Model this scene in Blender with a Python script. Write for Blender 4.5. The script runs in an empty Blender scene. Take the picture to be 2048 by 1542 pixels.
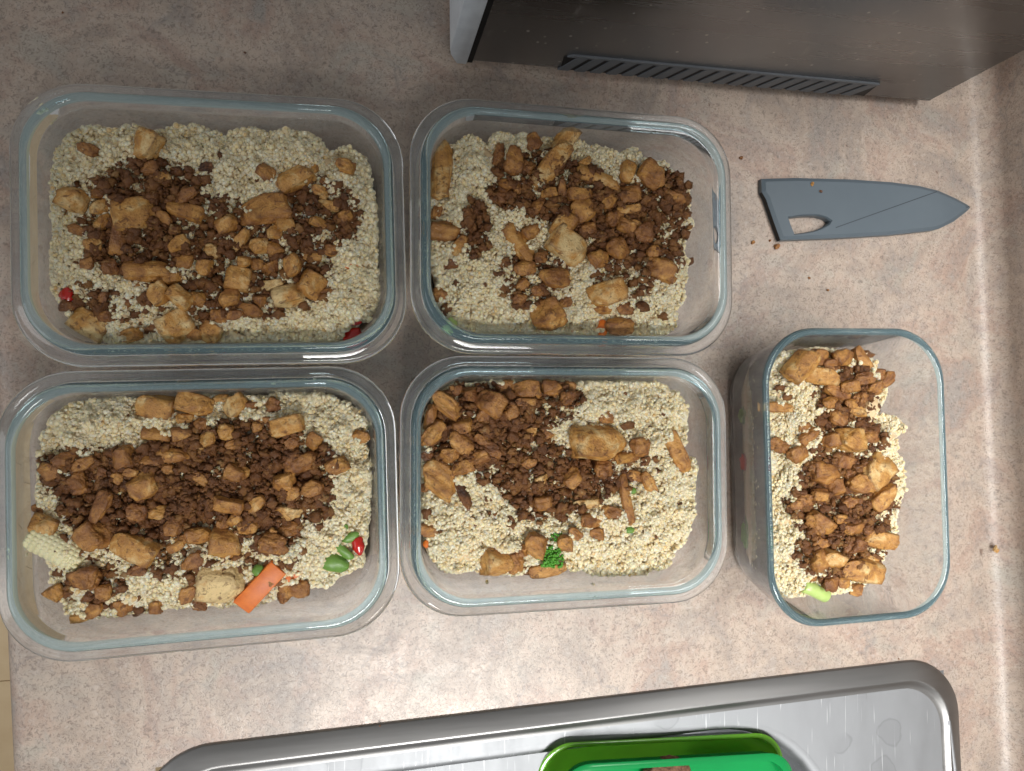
import bpy, bmesh, math, random
import numpy as np
from mathutils import Vector, Matrix, Euler, noise
from mathutils.geometry import delaunay_2d_cdt

random.seed(7)
rng = np.random.default_rng(11)
sc = bpy.context.scene
col = sc.collection
U = 0.01                                   # everything below is written in centimetres

# ------------------------------------------------------------------ camera
F_PX, AX, AY, H = 1485.926, 0.0321215, -0.2144193, 45.0509
Rc = Matrix.Rotation(AY, 3, 'Y') @ Matrix.Rotation(AX, 3, 'X')
cam_d = bpy.data.cameras.new('camera')
cam = bpy.data.objects.new('camera', cam_d)
col.objects.link(cam)
cam.location = (0, 0, H * U)
cam.rotation_euler = Rc.to_euler()
cam_d.sensor_fit = 'HORIZONTAL'
cam_d.sensor_width = 36.0
cam_d.lens = F_PX / 2048 * 36.0
cam_d.clip_start = 0.01
cam_d.clip_end = 20
sc.camera = cam

# ------------------------------------------------------------------ light
world = bpy.data.worlds.new('World')
sc.world = world
world.use_nodes = True
bg = world.node_tree.nodes['Background']
bg.inputs[0].default_value = (1.0, 0.99, 0.975, 1)
bg.inputs[1].default_value = 0.22

def lamp(name, loc, aim, power, size, color, size_y=None, spread=None):
    d = bpy.data.lights.new(name, 'AREA')
    d.energy = power
    d.shape = 'RECTANGLE' if size_y else 'DISK'
    d.size = size * U
    if size_y:
        d.size_y = size_y * U
    if spread:
        d.spread = math.radians(spread)
    d.color = color
    o = bpy.data.objects.new(name, d)
    col.objects.link(o)
    o.location = Vector(loc) * U
    o.rotation_euler = (Vector(aim) - Vector(loc)).to_track_quat('-Z', 'Y').to_euler()
    return o

lamp('under_cabinet_lamp', (40, 6, 60), (38, 6, 0), 0.37, 48, (1.0, 0.98, 0.95), 9, 50)
lamp('sink_lamp', (15, -60, 100), (15, -38, 0), 2.1, 44, (1.0, 0.985, 0.96), 26, 56)

lamp('window_light', (-150, -35, 85), (0, 0, 0), 3.6, 80, (0.96, 0.98, 1.0), 80)

vs = sc.view_settings
vs.view_transform = 'Standard'
vs.look = 'None'
vs.exposure = 0.18
vs.gamma = 1.0
sc.cycles.max_bounces = 16
sc.cycles.transmission_bounces = 14
sc.cycles.transparent_max_bounces = 16
sc.cycles.use_denoising = True
sc.cycles.sample_clamp_indirect = 12.0
sc.cycles.blur_glossy = 0.6

# ------------------------------------------------------------------ pixel <-> place (2048 x 1542 pixels)
def ray(px, py):
    return Rc @ Vector(((px - 1024) / F_PX, -(py - 771) / F_PX, -1.0))
def at(px, py, z=0.0):
    d = ray(px, py)
    t = (z - H) / d.z
    return Vector((d.x * t, d.y * t, z))
def on_plane(px, py, p0, n):
    d = ray(px, py); o = Vector((0, 0, H))
    t = (p0 - o).dot(n) / d.dot(n)
    return o + d * t

# ------------------------------------------------------------------ material helpers
def new_mat(name):
    m = bpy.data.materials.new(name)
    m.use_nodes = True
    nt = m.node_tree
    return m, nt, nt.nodes['Principled BSDF']
def N(nt, t, **kw):
    n = nt.nodes.new(t)
    for k, v in kw.items():
        if k in n.inputs.keys():
            n.inputs[k].default_value = v
        else:
            setattr(n, k, v)
    return n
def ramp(nt, fac, stops, interp='LINEAR'):
    r = nt.nodes.new('ShaderNodeValToRGB')
    r.color_ramp.interpolation = interp
    e = r.color_ramp.elements
    while len(e) < len(stops):
        e.new(0.5)
    for i, (p, c) in enumerate(stops):
        e[i].position = p
        e[i].color = (*c, 1) if len(c) == 3 else c
    nt.links.new(fac, r.inputs[0])
    return r.outputs[0]
def mix(nt, fac, a, b, mode='MIX'):
    n = nt.nodes.new('ShaderNodeMix')
    n.data_type = 'RGBA'
    n.blend_type = mode
    for sock, v in ((n.inputs[0], fac), (n.inputs[6], a), (n.inputs[7], b)):
        if isinstance(v, bpy.types.NodeSocket):
            nt.links.new(v, sock)
        elif isinstance(v, (int, float)):
            sock.default_value = v
        else:
            sock.default_value = (*v, 1)
    return n.outputs[2]
def math_n(nt, op, a, b=0.0):
    n = nt.nodes.new('ShaderNodeMath'); n.operation = op
    for s, v in ((n.inputs[0], a), (n.inputs[1], b)):
        if isinstance(v, bpy.types.NodeSocket):
            nt.links.new(v, s)
        else:
            s.default_value = v
    return n.outputs[0]
def noise_n(nt, vec, scale, detail=4, rough=0.55, dist=0.0):
    n = N(nt, 'ShaderNodeTexNoise')
    n.inputs['Scale'].default_value = scale
    n.inputs['Detail'].default_value = detail
    n.inputs['Roughness'].default_value = rough
    n.inputs['Distortion'].default_value = dist
    if vec is not None:
        nt.links.new(vec, n.inputs['Vector'])
    return n.outputs['Fac']
def bump(nt, bsdf, h, strength, dist):
    b = N(nt, 'ShaderNodeBump')
    b.inputs['Strength'].default_value = strength
    b.inputs['Distance'].default_value = dist
    nt.links.new(h, b.inputs['Height'])
    nt.links.new(b.outputs[0], bsdf.inputs['Normal'])
def pos(nt):
    return N(nt, 'ShaderNodeNewGeometry').outputs['Position']
def objco(nt):
    return N(nt, 'ShaderNodeTexCoord').outputs['Object']
def mapping(nt, vec, scale, rot=(0, 0, 0)):
    m = N(nt, 'ShaderNodeMapping')
    m.inputs['Scale'].default_value = scale
    m.inputs['Rotation'].default_value = rot
    nt.links.new(vec, m.inputs['Vector'])
    return m.outputs[0]

# ---- laminate with a stone print
def mat_laminate():
    m, nt, b = new_mat('stone_laminate')
    p = pos(nt)
    n1 = noise_n(nt, p, 13, 8, 0.66, 0.8)
    base = ramp(nt, n1, [(0.34, (0.326, 0.282, 0.251)), (0.44, (0.413, 0.332, 0.272)), (0.52, (0.504, 0.411, 0.338)),
                         (0.59, (0.424, 0.313, 0.253)), (0.68, (0.354, 0.312, 0.279))])
    n2 = noise_n(nt, mapping(nt, p, (1, 1, 1), (0, 0, 0.7)), 40, 9, 0.70, 1.2)
    c = mix(nt, ramp(nt, n2, [(0.47, (0, 0, 0)), (0.66, (0.42, 0.42, 0.42))]), base, (0.284, 0.263, 0.252))
    n3 = noise_n(nt, mapping(nt, p, (1.3, 1, 1), (0, 0, 2.1)), 46, 8, 0.66, 0.8)
    c = mix(nt, ramp(nt, n3, [(0.52, (0, 0, 0)), (0.68, (0.36, 0.36, 0.36))]), c, (0.432, 0.282, 0.218))
    n3b = noise_n(nt, mapping(nt, p, (1, 1.2, 1), (0, 0, 4.0)), 22, 7, 0.6, 1.0)
    c = mix(nt, ramp(nt, n3b, [(0.55, (0, 0, 0)), (0.68, (0.4, 0.4, 0.4))]), c, (0.390, 0.392, 0.345))
    n4 = noise_n(nt, p, 430, 3, 0.7, 1.5)
    c = mix(nt, ramp(nt, n4, [(0.36, (0.62, 0.62, 0.62)), (0.50, (0, 0, 0))]), c, (0.145, 0.115, 0.10))
    n5 = noise_n(nt, p, 300, 3, 0.6, 0.5)
    c = mix(nt, ramp(nt, n5, [(0.56, (0, 0, 0)), (0.70, (0.35, 0.35, 0.35))]), c, (0.584, 0.518, 0.468))
    # short dark veins
    v = N(nt, 'ShaderNodeTexVoronoi', feature='DISTANCE_TO_EDGE')
    v.inputs['Scale'].default_value = 17
    w = N(nt, 'ShaderNodeVectorMath', operation='ADD')
    nv = N(nt, 'ShaderNodeTexNoise'); nv.inputs['Scale'].default_value = 40; nv.inputs['Detail'].default_value = 5
    nt.links.new(p, nv.inputs['Vector'])
    sv = N(nt, 'ShaderNodeVectorMath', operation='SCALE'); sv.inputs['Scale'].default_value = 0.05
    nt.links.new(nv.outputs['Color'], sv.inputs[0])
    nt.links.new(p, w.inputs[0]); nt.links.new(sv.outputs[0], w.inputs[1])
    nt.links.new(w.outputs[0], v.inputs['Vector'])
    vein = ramp(nt, v.outputs['Distance'], [(0.0, (1, 1, 1)), (0.022, (0, 0, 0))])
    mask = ramp(nt, noise_n(nt, p, 14, 3), [(0.50, (0, 0, 0)), (0.62, (0.55, 0.55, 0.55))])
    c = mix(nt, mix(nt, 1.0, vein, mask, 'MULTIPLY'), c, (0.235, 0.211, 0.203))
    # rusty flecks
    v2 = N(nt, 'ShaderNodeTexVoronoi'); v2.inputs['Scale'].default_value = 42; v2.inputs['Randomness'].default_value = 1.0
    nt.links.new(w.outputs[0], v2.inputs['Vector'])
    fl = ramp(nt, v2.outputs['Distance'], [(0.05, (1, 1, 1)), (0.10, (0, 0, 0))])
    m2 = ramp(nt, noise_n(nt, mapping(nt, p, (1, 1, 1), (0, 0, 1.3)), 30, 2), [(0.56, (0, 0, 0)), (0.6, (0.7, 0.7, 0.7))])
    c = mix(nt, mix(nt, 1.0, fl, m2, 'MULTIPLY'), c, (0.13, 0.065, 0.04))
    nt.links.new(c, b.inputs['Base Color'])
    nt.links.new(ramp(nt, n2, [(0.3, (0.30,) * 3), (0.7, (0.44,) * 3)]), b.inputs['Roughness'])
    b.inputs['Specular IOR Level'].default_value = 0.5
    bump(nt, b, n4, 0.25, 0.0006)
    return m

def mat_steel(name, colr, rough, stretch, spots=False, dust=False):
    m, nt, b = new_mat(name)
    p = pos(nt)
    b.inputs['Metallic'].default_value = 1.0
    s = noise_n(nt, mapping(nt, p, stretch), 60, 5, 0.7)
    c = ramp(nt, s, [(0.3, tuple(x * 0.86 for x in colr)), (0.7, colr)])
    r = ramp(nt, s, [(0.25, (rough - 0.06,) * 3), (0.75, (rough + 0.08,) * 3)])
    if spots:      # dried water marks and fine scratches
        v = N(nt, 'ShaderNodeTexVoronoi'); v.inputs['Scale'].default_value = 34
        w = N(nt, 'ShaderNodeVectorMath', operation='ADD')
        nv = N(nt, 'ShaderNodeTexNoise'); nv.inputs['Scale'].default_value = 60
        sv = N(nt, 'ShaderNodeVectorMath', operation='SCALE'); sv.inputs['Scale'].default_value = 0.012
        nt.links.new(p, nv.inputs['Vector']); nt.links.new(nv.outputs['Color'], sv.inputs[0])
        nt.links.new(p, w.inputs[0]); nt.links.new(sv.outputs[0], w.inputs[1]); nt.links.new(w.outputs[0], v.inputs['Vector'])
        ring = ramp(nt, v.outputs['Distance'], [(0.0, (0.30,) * 3), (0.30, (0.30,) * 3), (0.335, (0.85,) * 3), (0.37, (0, 0, 0))])
        msk = ramp(nt, noise_n(nt, p, 16, 2), [(0.52, (0, 0, 0)), (0.58, (0.55,) * 3)])
        c = mix(nt, mix(nt, 1.0, ring, msk, 'MULTIPLY'), c, tuple(x * 0.62 for x in colr))
        sc1 = noise_n(nt, mapping(nt, p, (1, 0.035, 1), (0, 0, 0.35)), 900, 1, 0.4)
        c = mix(nt, ramp(nt, sc1, [(0.70, (0, 0, 0)), (0.76, (0.4,) * 3)]), c, (0.85, 0.86, 0.88))
    if dust:
        v = N(nt, 'ShaderNodeTexVoronoi'); v.inputs['Scale'].default_value = 110
        nt.links.new(p, v.inputs['Vector'])
        d1 = ramp(nt, v.outputs['Distance'], [(0.07, (1, 1, 1)), (0.13, (0, 0, 0))])
        msk = ramp(nt, noise_n(nt, p, 22, 3), [(0.44, (0, 0, 0)), (0.58, (0.8,) * 3)])
        dd = mix(nt, 1.0, d1, msk, 'MULTIPLY')
        sm = ramp(nt, noise_n(nt, mapping(nt, p, (1, 1, 0.3), (0, 0.8, 0)), 70, 6, 0.75), [(0.60, (0, 0, 0)), (0.74, (0.35,) * 3)])
        dd = mix(nt, 1.0, dd, sm, 'SCREEN')
        c = mix(nt, dd, c, (0.60, 0.57, 0.52))
        inv = math_n(nt, 'SUBTRACT', 1.0, dd)
        nt.links.new(inv, b.inputs['Metallic'])
    nt.links.new(c, b.inputs['Base Color'])
    nt.links.new(r, b.inputs['Roughness'])
    bump(nt, b, s, 0.02, 0.0002)
    return m

def mat_plain(name, c1, rough, c2=None, scale=60, spec=0.5, trans=0.0, bmp=0.0, sss=0.0, coat=0.0, local=False):
    m, nt, b = new_mat(name)
    p = objco(nt) if local else pos(nt)
    n = noise_n(nt, p, scale, 5, 0.6)
    nt.links.new(ramp(nt, n, [(0.32, c2 or tuple(x * 0.82 for x in c1)), (0.68, c1)]), b.inputs['Base Color'])
    b.inputs['Roughness'].default_value = rough
    b.inputs['Specular IOR Level'].default_value = spec
    b.inputs['Transmission Weight'].default_value = trans
    b.inputs['Coat Weight'].default_value = coat
    if sss:
        b.inputs['Subsurface Weight'].default_value = sss
        b.inputs['Subsurface Radius'].default_value = (1, 0.7, 0.4)
        b.inputs['Subsurface Scale'].default_value = 0.0015
    if bmp:
        bump(nt, b, noise_n(nt, p, scale * 6, 3), bmp, 0.0005)
    return m

def mat_glass(name='clear_glass', trans=0.955, colr=(0.97, 0.99, 1.0), rough=0.06):
    m, nt, b = new_mat(name)
    b.inputs['Transmission Weight'].default_value = trans
    b.inputs['IOR'].default_value = 1.49
    b.inputs['Base Color'].default_value = (*colr, 1)
    n = noise_n(nt, pos(nt), 45, 5, 0.65)
    nt.links.new(ramp(nt, n, [(0.45, (0.0,) * 3), (0.75, (rough,) * 3)]), b.inputs['Roughness'])
    if trans > 0.9:      # uneven film of moisture on the walls
        nt.links.new(ramp(nt, noise_n(nt, pos(nt), 30, 6, 0.7), [(0.35, (trans - 0.05,) * 3), (0.6, (trans + 0.015,) * 3)]), b.inputs['Transmission Weight'])
    return m

def mat_tofu(name='browned_tofu', crumb=False):
    m, nt, b = new_mat(name)
    oi = N(nt, 'ShaderNodeObjectInfo')
    if crumb:
        at_ = N(nt, 'ShaderNodeAttribute'); at_.attribute_name = 'tone'
        tone = at_.outputs['Fac']
        p = pos(nt); sc_a, sc_b, sc_c = 260, 700, 1500
    else:
        se = N(nt, 'ShaderNodeSeparateColor'); nt.links.new(oi.outputs['Color'], se.inputs[0])
        tone = se.outputs[0]
        p = pos(nt); sc_a, sc_b, sc_c = 120, 300, 900
    n1 = noise_n(nt, p, sc_a, 5, 0.65, 0.5)
    tn = math_n(nt, 'ADD', math_n(nt, 'ADD', tone, 0.05 if crumb else 0.12), math_n(nt, 'MULTIPLY', math_n(nt, 'SUBTRACT', n1, 0.5), 1.3))
    c = ramp(nt, tn, [(0.03, (0.045, 0.017, 0.008)), (0.30, (0.225, 0.088, 0.028)), (0.52, (0.400, 0.180, 0.048)),
                      (0.72, (0.590, 0.300, 0.075)), (0.95, (0.780, 0.580, 0.280))])
    n2 = noise_n(nt, p, sc_b, 4, 0.7, 0.6)
    c = mix(nt, ramp(nt, n2, [(0.565, (0, 0, 0)), (0.64, (0.75,) * 3)]), c, (0.130, 0.050, 0.016))
    geo = N(nt, 'ShaderNodeNewGeometry')
    c = mix(nt, ramp(nt, geo.outputs['Pointiness'], [(0.51, (0, 0, 0)), (0.57, (0.70,) * 3)]), c, (0.150, 0.058, 0.018))
    nt.links.new(c, b.inputs['Base Color'])
    nt.links.new(ramp(nt, n2, [(0.3, (0.26,) * 3), (0.7, (0.55,) * 3)]), b.inputs['Roughness'])
    b.inputs['Specular IOR Level'].default_value = 0.5
    h = math_n(nt, 'ADD', n2, noise_n(nt, p, sc_c, 3, 0.6))
    bump(nt, b, h, 0.8, 0.0009)
    return m

def mat_grain():
    m, nt, b = new_mat('cooked_quinoa')
    oi = N(nt, 'ShaderNodeObjectInfo')
    c = ramp(nt, oi.outputs['Random'], [(0.0, (0.72, 0.51, 0.25)), (0.12, (0.85, 0.68, 0.40)), (0.6, (0.91, 0.76, 0.49)), (1.0, (0.94, 0.84, 0.62))])
    nt.links.new(c, b.inputs['Base Color'])
    b.inputs['Roughness'].default_value = 0.28
    b.inputs['Subsurface Weight'].default_value = 1.0
    b.inputs['Subsurface Radius'].default_value = (1, 0.85, 0.6)
    b.inputs['Subsurface Scale'].default_value = 0.0018
    return m

M = dict(
    laminate=mat_laminate(),
    steel=mat_steel('brushed_sink_steel', (0.36, 0.371, 0.385), 0.62, (1, 0.35, 1), spots=True),
    steel_rim=mat_steel('sink_edge_steel', (0.29, 0.287, 0.283), 0.40, (0.06, 1, 1)),
    oven_steel=mat_steel('oven_side_steel', (0.27, 0.273, 0.28), 0.28, (0.05, 1, 1), dust=True),
    alu=mat_plain('oven_front_silver', (0.74, 0.80, 0.86), 0.34, (0.62, 0.67, 0.73), 90, spec=0.8),
    black=mat_plain('shade_and_foot_black', (0.006, 0.006, 0.007), 0.6),  # black feet; also painted shade in frame gap, vent slots, guard mouth
    vent=mat_plain('vent_grey_plastic', (0.125, 0.138, 0.155), 0.5, bmp=0.1),
    guard=mat_plain('guard_blue_grey_plastic', (0.108, 0.138, 0.163), 0.40, (0.100, 0.128, 0.152), 30, bmp=0.05),
    green=mat_plain('green_plastic', (0.008, 0.40, 0.10), 0.18, (0.006, 0.34, 0.085), 20, trans=0.4, coat=0.3),
    olive=mat_plain('yellow_green_plastic', (0.20, 0.52, 0.03), 0.2, (0.15, 0.45, 0.03), 20, trans=0.5, coat=0.3),
    fibre=mat_plain('brown_fibre', (0.24, 0.115, 0.06), 0.8, (0.06, 0.028, 0.016), 700),
    floorwood=mat_plain('pale_floor_wood', (0.78, 0.60, 0.37), 0.45, (0.68, 0.50, 0.29), 14),
    glass=mat_glass(), glass_rim=mat_glass('lit_cyan_glass_edge', 0.86, (0.58, 0.90, 1.0), 0.03),  # rim tint also carries a painted glow of light guided through the glass
    tofu=mat_tofu(), crumb=mat_tofu('tofu_crumbs', True),
    grain=mat_grain(),
    germ=mat_plain('quinoa_germ', (0.95, 0.83, 0.59), 0.4, (0.92, 0.78, 0.53)),
    bed=mat_plain('quinoa_bed', (0.80, 0.62, 0.38), 0.6, (0.64, 0.46, 0.25), 260, bmp=0.5),
    carrot=mat_plain('carrot', (0.74, 0.20, 0.022), 0.45, (0.60, 0.13, 0.014), 260, sss=0.2, bmp=0.2),
    pepper=mat_plain('red_pepper', (0.58, 0.018, 0.012), 0.22, (0.45, 0.012, 0.008), 150, coat=0.4),
    bean=mat_plain('green_bean', (0.19, 0.35, 0.075), 0.38, (0.12, 0.25, 0.04), 200, sss=0.2, bmp=0.3),
    stem=mat_plain('pale_green_stem', (0.52, 0.66, 0.24), 0.3, (0.45, 0.60, 0.18), 220, sss=0.3),
    broc=mat_plain('broccoli_green', (0.12, 0.40, 0.035), 0.45, (0.055, 0.22, 0.018), 500, bmp=0.3),
    corn=mat_plain('baby_corn', (0.86, 0.80, 0.52), 0.4, (0.80, 0.72, 0.42), 200, sss=0.3),
)

# ------------------------------------------------------------------ object helpers
def link(o, parent=None):
    col.objects.link(o)
    if parent:
        o.parent = parent
    return o
def tag(o, label=None, cat=None, group=None, kind=None):
    if label: o['label'] = label
    if cat: o['category'] = cat
    if group: o['group'] = group
    if kind: o['kind'] = kind
    return o
def empty(name, loc=(0, 0, 0), rz=0.0):
    o = bpy.data.objects.new(name, None)
    o.empty_display_size = 0.02
    o.location = Vector(loc) * U
    o.rotation_euler = (0, 0, rz)
    return link(o)
def make_mesh(name, verts, faces, mats, smooth=True, angle=40):
    me = bpy.data.meshes.new(name)
    me.from_pydata([tuple(c * U for c in v) for v in verts], [], faces)
    for m in (mats if isinstance(mats, (list, tuple)) else [mats]):
        me.materials.append(m)
    if smooth:
        me.polygons.foreach_set('use_smooth', [True] * len(me.polygons))
        if angle:
            me.set_sharp_from_angle(angle=math.radians(angle))
    me.update()
    return me
def make(name, verts, faces, mats, parent=None, loc=None, rot=None, smooth=True, angle=40):
    o = bpy.data.objects.new(name, make_mesh(name, verts, faces, mats, smooth, angle))
    link(o, parent)
    if loc is not None: o.location = Vector(loc) * U
    if rot is not None: o.rotation_euler = rot
    return o
def bm_obj(name, bm, mats, parent=None, loc=None, rot=None, smooth=True, angle=40):
    bmesh.ops.recalc_face_normals(bm, faces=bm.faces)
    vs_ = [tuple(v.co) for v in bm.verts]
    for i, v in enumerate(bm.verts): v.index = i
    fs = [[v.index for v in f.verts] for f in bm.faces]
    bm.free()
    return make(name, vs_, fs, mats, parent, loc, rot, smooth, angle)
def bm_box(x0, x1, y0, y1, z0, z1, bev=0.0, seg=2):
    bm = bmesh.new()
    bmesh.ops.create_cube(bm, size=1)
    for v in bm.verts:
        v.co = Vector(((x0 + x1) / 2 + v.co.x * (x1 - x0), (y0 + y1) / 2 + v.co.y * (y1 - y0), (z0 + z1) / 2 + v.co.z * (z1 - z0)))
    if bev:
        bmesh.ops.bevel(bm, geom=bm.edges[:], offset=bev, segments=seg, profile=0.5, affect='EDGES')
    return bm
def rrect(hx, hy, r, nc=12, ns=6):
    """rounded rectangle, counter-clockwise, always 4*(nc+ns) points"""
    r = max(min(r, hx - 0.01, hy - 0.01), 0.05)
    pts = []
    cs = [(hx - r, hy - r, 0), (-hx + r, hy - r, 90), (-hx + r, -hy + r, 180), (hx - r, -hy + r, 270)]
    for i, (cx, cy, a0) in enumerate(cs):
        for k in range(nc):
            a = math.radians(a0 + 90 * k / (nc - 1))
            pts.append((cx + r * math.cos(a), cy + r * math.sin(a)))
        nx, ny, na = cs[(i + 1) % 4]
        p0 = pts[-1]
        a = math.radians(na)
        p1 = (nx + r * math.cos(a), ny + r * math.sin(a))
        for k in range(1, ns + 1):
            t = k / (ns + 1)
            pts.append((p0[0] + (p1[0] - p0[0]) * t, p0[1] + (p1[1] - p0[1]) * t))
    return pts
def loft(loops, cap_first=False, cap_last=False, closed=False):
    n = len(loops[0]); verts = [v for l in loops for v in l]; faces = []
    m = len(loops)
    for i in range(m if closed else m - 1):
        j = (i + 1) % m
        for k in range(n):
            k2 = (k + 1) % n
            faces.append((i * n + k, i * n + k2, j * n + k2, j * n + k))
    if cap_first: faces.append(tuple(reversed(range(n))))
    if cap_last: faces.append(tuple((m - 1) * n + k for k in range(n)))
    return verts, faces
def tube(path, radii, n=10, caps=True):
    loops = []
    for i, p in enumerate(path):
        p = Vector(p)
        a = Vector(path[max(i - 1, 0)]); b = Vector(path[min(i + 1, len(path) - 1)])
        t = (b - a).normalized()
        u = t.orthogonal().normalized() if i == 0 else (u - t * u.dot(t)).normalized()
        w = t.cross(u)
        r = radii[i] if isinstance(radii, (list, tuple)) else radii
        loops.append([tuple(p + (u * math.cos(q) + w * math.sin(q)) * r) for q in (2 * math.pi * k / n for k in range(n))])
    return loft(loops, caps, caps)

# ------------------------------------------------------------------ the setting: counter, backsplash, floor
PHI = math.radians(1.744)
A0, A1 = -18.27, 44.1                       # front edge, foot of the backsplash curve
ORI = Matrix.Rotation(PHI, 4, 'Z')
B_MIN, B_MAX = -64.0, 60.0
SA0, SA1, SB0, SB1 = -12.0, 41.2, -60.0, -18.5   # outline of the sink
def counter():
    v, f = [], []
    xs = [A0 + 1.2, SA0 + 1.0, SA1 - 1.0, A1]
    def fe(y): return -0.68 - 0.031 * y
    ys = [B_MIN, SB0 + 1.0, SB1 - 1.0, B_MAX]
    for y in ys:
        for x in xs:
            v.append((x + (fe(y) if x == xs[0] else 0), y, 0))
    for j in range(3):
        for i in range(3):
            if i == 1 and j == 1: continue
            f.append((j * 4 + i, j * 4 + i + 1, j * 4 + 5 + i, j * 4 + 4 + i))
    prof = [(A0 + 1.2 - 1.2 * math.sin(a), -1.2 + 1.2 * math.cos(a)) for a in (math.pi / 2 * k / 8 for k in range(9))] + [(A0, -3.6), (A0 + 0.4, -4.0), (A0 + 3, -4.0)]
    for j in range(3):
        s = len(v)
        for x, z in prof:
            v.append((x + fe(ys[j]), ys[j], z)); v.append((x + fe(ys[j + 1]), ys[j + 1], z))
        for k in range(len(prof) - 1):
            f.append((s + 2 * k, s + 2 * k + 1, s + 2 * k + 3, s + 2 * k + 2))
    o = make('countertop', v, f, M['laminate'], angle=60)
    o.rotation_euler = (0, 0, PHI)
    tag(o, kind='structure')
    R_ = 1.6
    prof = [(A1 + R_ * math.sin(a), R_ - R_ * math.cos(a)) for a in (math.pi / 2 * k / 10 for k in range(11))] + [(A1 + R_, 10.5), (A1 + R_ + 0.4, 10.9), (A1 + R_ + 1.6, 10.9)]
    v = []; f = []
    for x, z in prof:
        v.append((x, B_MIN, z)); v.append((x, B_MAX, z))
    for k in range(len(prof) - 1):
        f.append((2 * k, 2 * k + 2, 2 * k + 3, 2 * k + 1))
    o = make('backsplash', v, f, M['laminate'], angle=60)
    o.rotation_euler = (0, 0, PHI)
    tag(o, kind='structure')
    fl = make('floor', [(-160, -140, -90.4), (20, -140, -90.4), (20, 120, -90.4), (-160, 120, -90.4)], [(0, 1, 2, 3)], M['floorwood'])
    tag(fl, kind='structure')
    bm = bm_box(-45, 45, -7.45, 7.45, -0.4, 0.0, 0.05, 1)
    first = None
    for k in range(9):
        for q in (-1, 0):
            x = -56 + q * 90.3 + (k % 3) * 22; y = -66 + k * 15.0
            if first is None:
                first = bm_obj('plank', bm, M['floorwood'], fl, (x, y, -90.0), smooth=False)
            else:
                c = first.copy(); link(c, fl); c.location = Vector((x, y, -90.0)) * U
counter()

# ------------------------------------------------------------------ the sink
def sink():
    root = empty('kitchen_sink', (0, 0, 0), PHI)
    tag(root, 'brushed stainless steel drop-in sink set into the laminate counter', 'sink')
    cx, cy, hx, hy = (SA0 + SA1) / 2, (SB0 + SB1) / 2, (SA1 - SA0) / 2, (SB1 - SB0) / 2
    def lp(d, z, r=4.0):
        return [(cx + x, cy + y, z) for x, y in rrect(hx - d, hy - d, r - d * 0.6)]
    v, f = loft([lp(0, 0.02), lp(0.03, 0.12), lp(0.12, 0.18), lp(0.6, 0.36), lp(1.08, 0.54), lp(1.16, 0.56), lp(1.24, 0.545), lp(1.42, 0.42), lp(1.6, 0.37), lp(1.75, 0.36)])
    make('rim', v, [tuple(reversed(q)) for q in f] if False else f, M['steel_rim'], root, angle=80)
    # deck down to the basin mouth
    b0, b1, c0, c1 = -8.9, 30.9, -57.0, -21.2
    bx, by, bhx, bhy = (b0 + b1) / 2, (c0 + c1) / 2, (b1 - b0) / 2, (c1 - c0) / 2
    def bl(d, z):
        return [(bx + x, by + y, z) for x, y in rrect(bhx - d, bhy - d, 8.3 - d * 0.5)]
    v, f = loft([lp(1.75, 0.36), bl(-0.35, 0.34)])
    make('deck', v, f, M['steel'], root)
    v, f = loft([bl(-0.35, 0.34), bl(-0.12, 0.36), bl(0.10, 0.28), bl(0.28, 0.05), bl(0.36, -0.4), bl(0.9, -13), bl(1.6, -15), bl(3.2, -16), bl(6.5, -16.4)], cap_last=True)
    make('basin', v, f, M['steel'], root, angle=80)
    p0, p1 = at(1896, 1440, 0.4), at(1909, 1545, 0.4)
    q0 = ORI.inverted() @ p0; q1 = ORI.inverted() @ p1
    d = (q1 - q0).normalized()
    pth = [q0 - d * 0.25, q0 - d * 0.15, q0] + [q0 + d * k for k in (1, 3, 8, 16, 24)]
    v, f = tube([(p.x, p.y, 0.37) for p in pth], [0.02, 0.13, 0.2, 0.2, 0.2, 0.2, 0.2, 0.2], 12)
    make('ridge', v, f, M['steel'], root)
sink()

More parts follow.
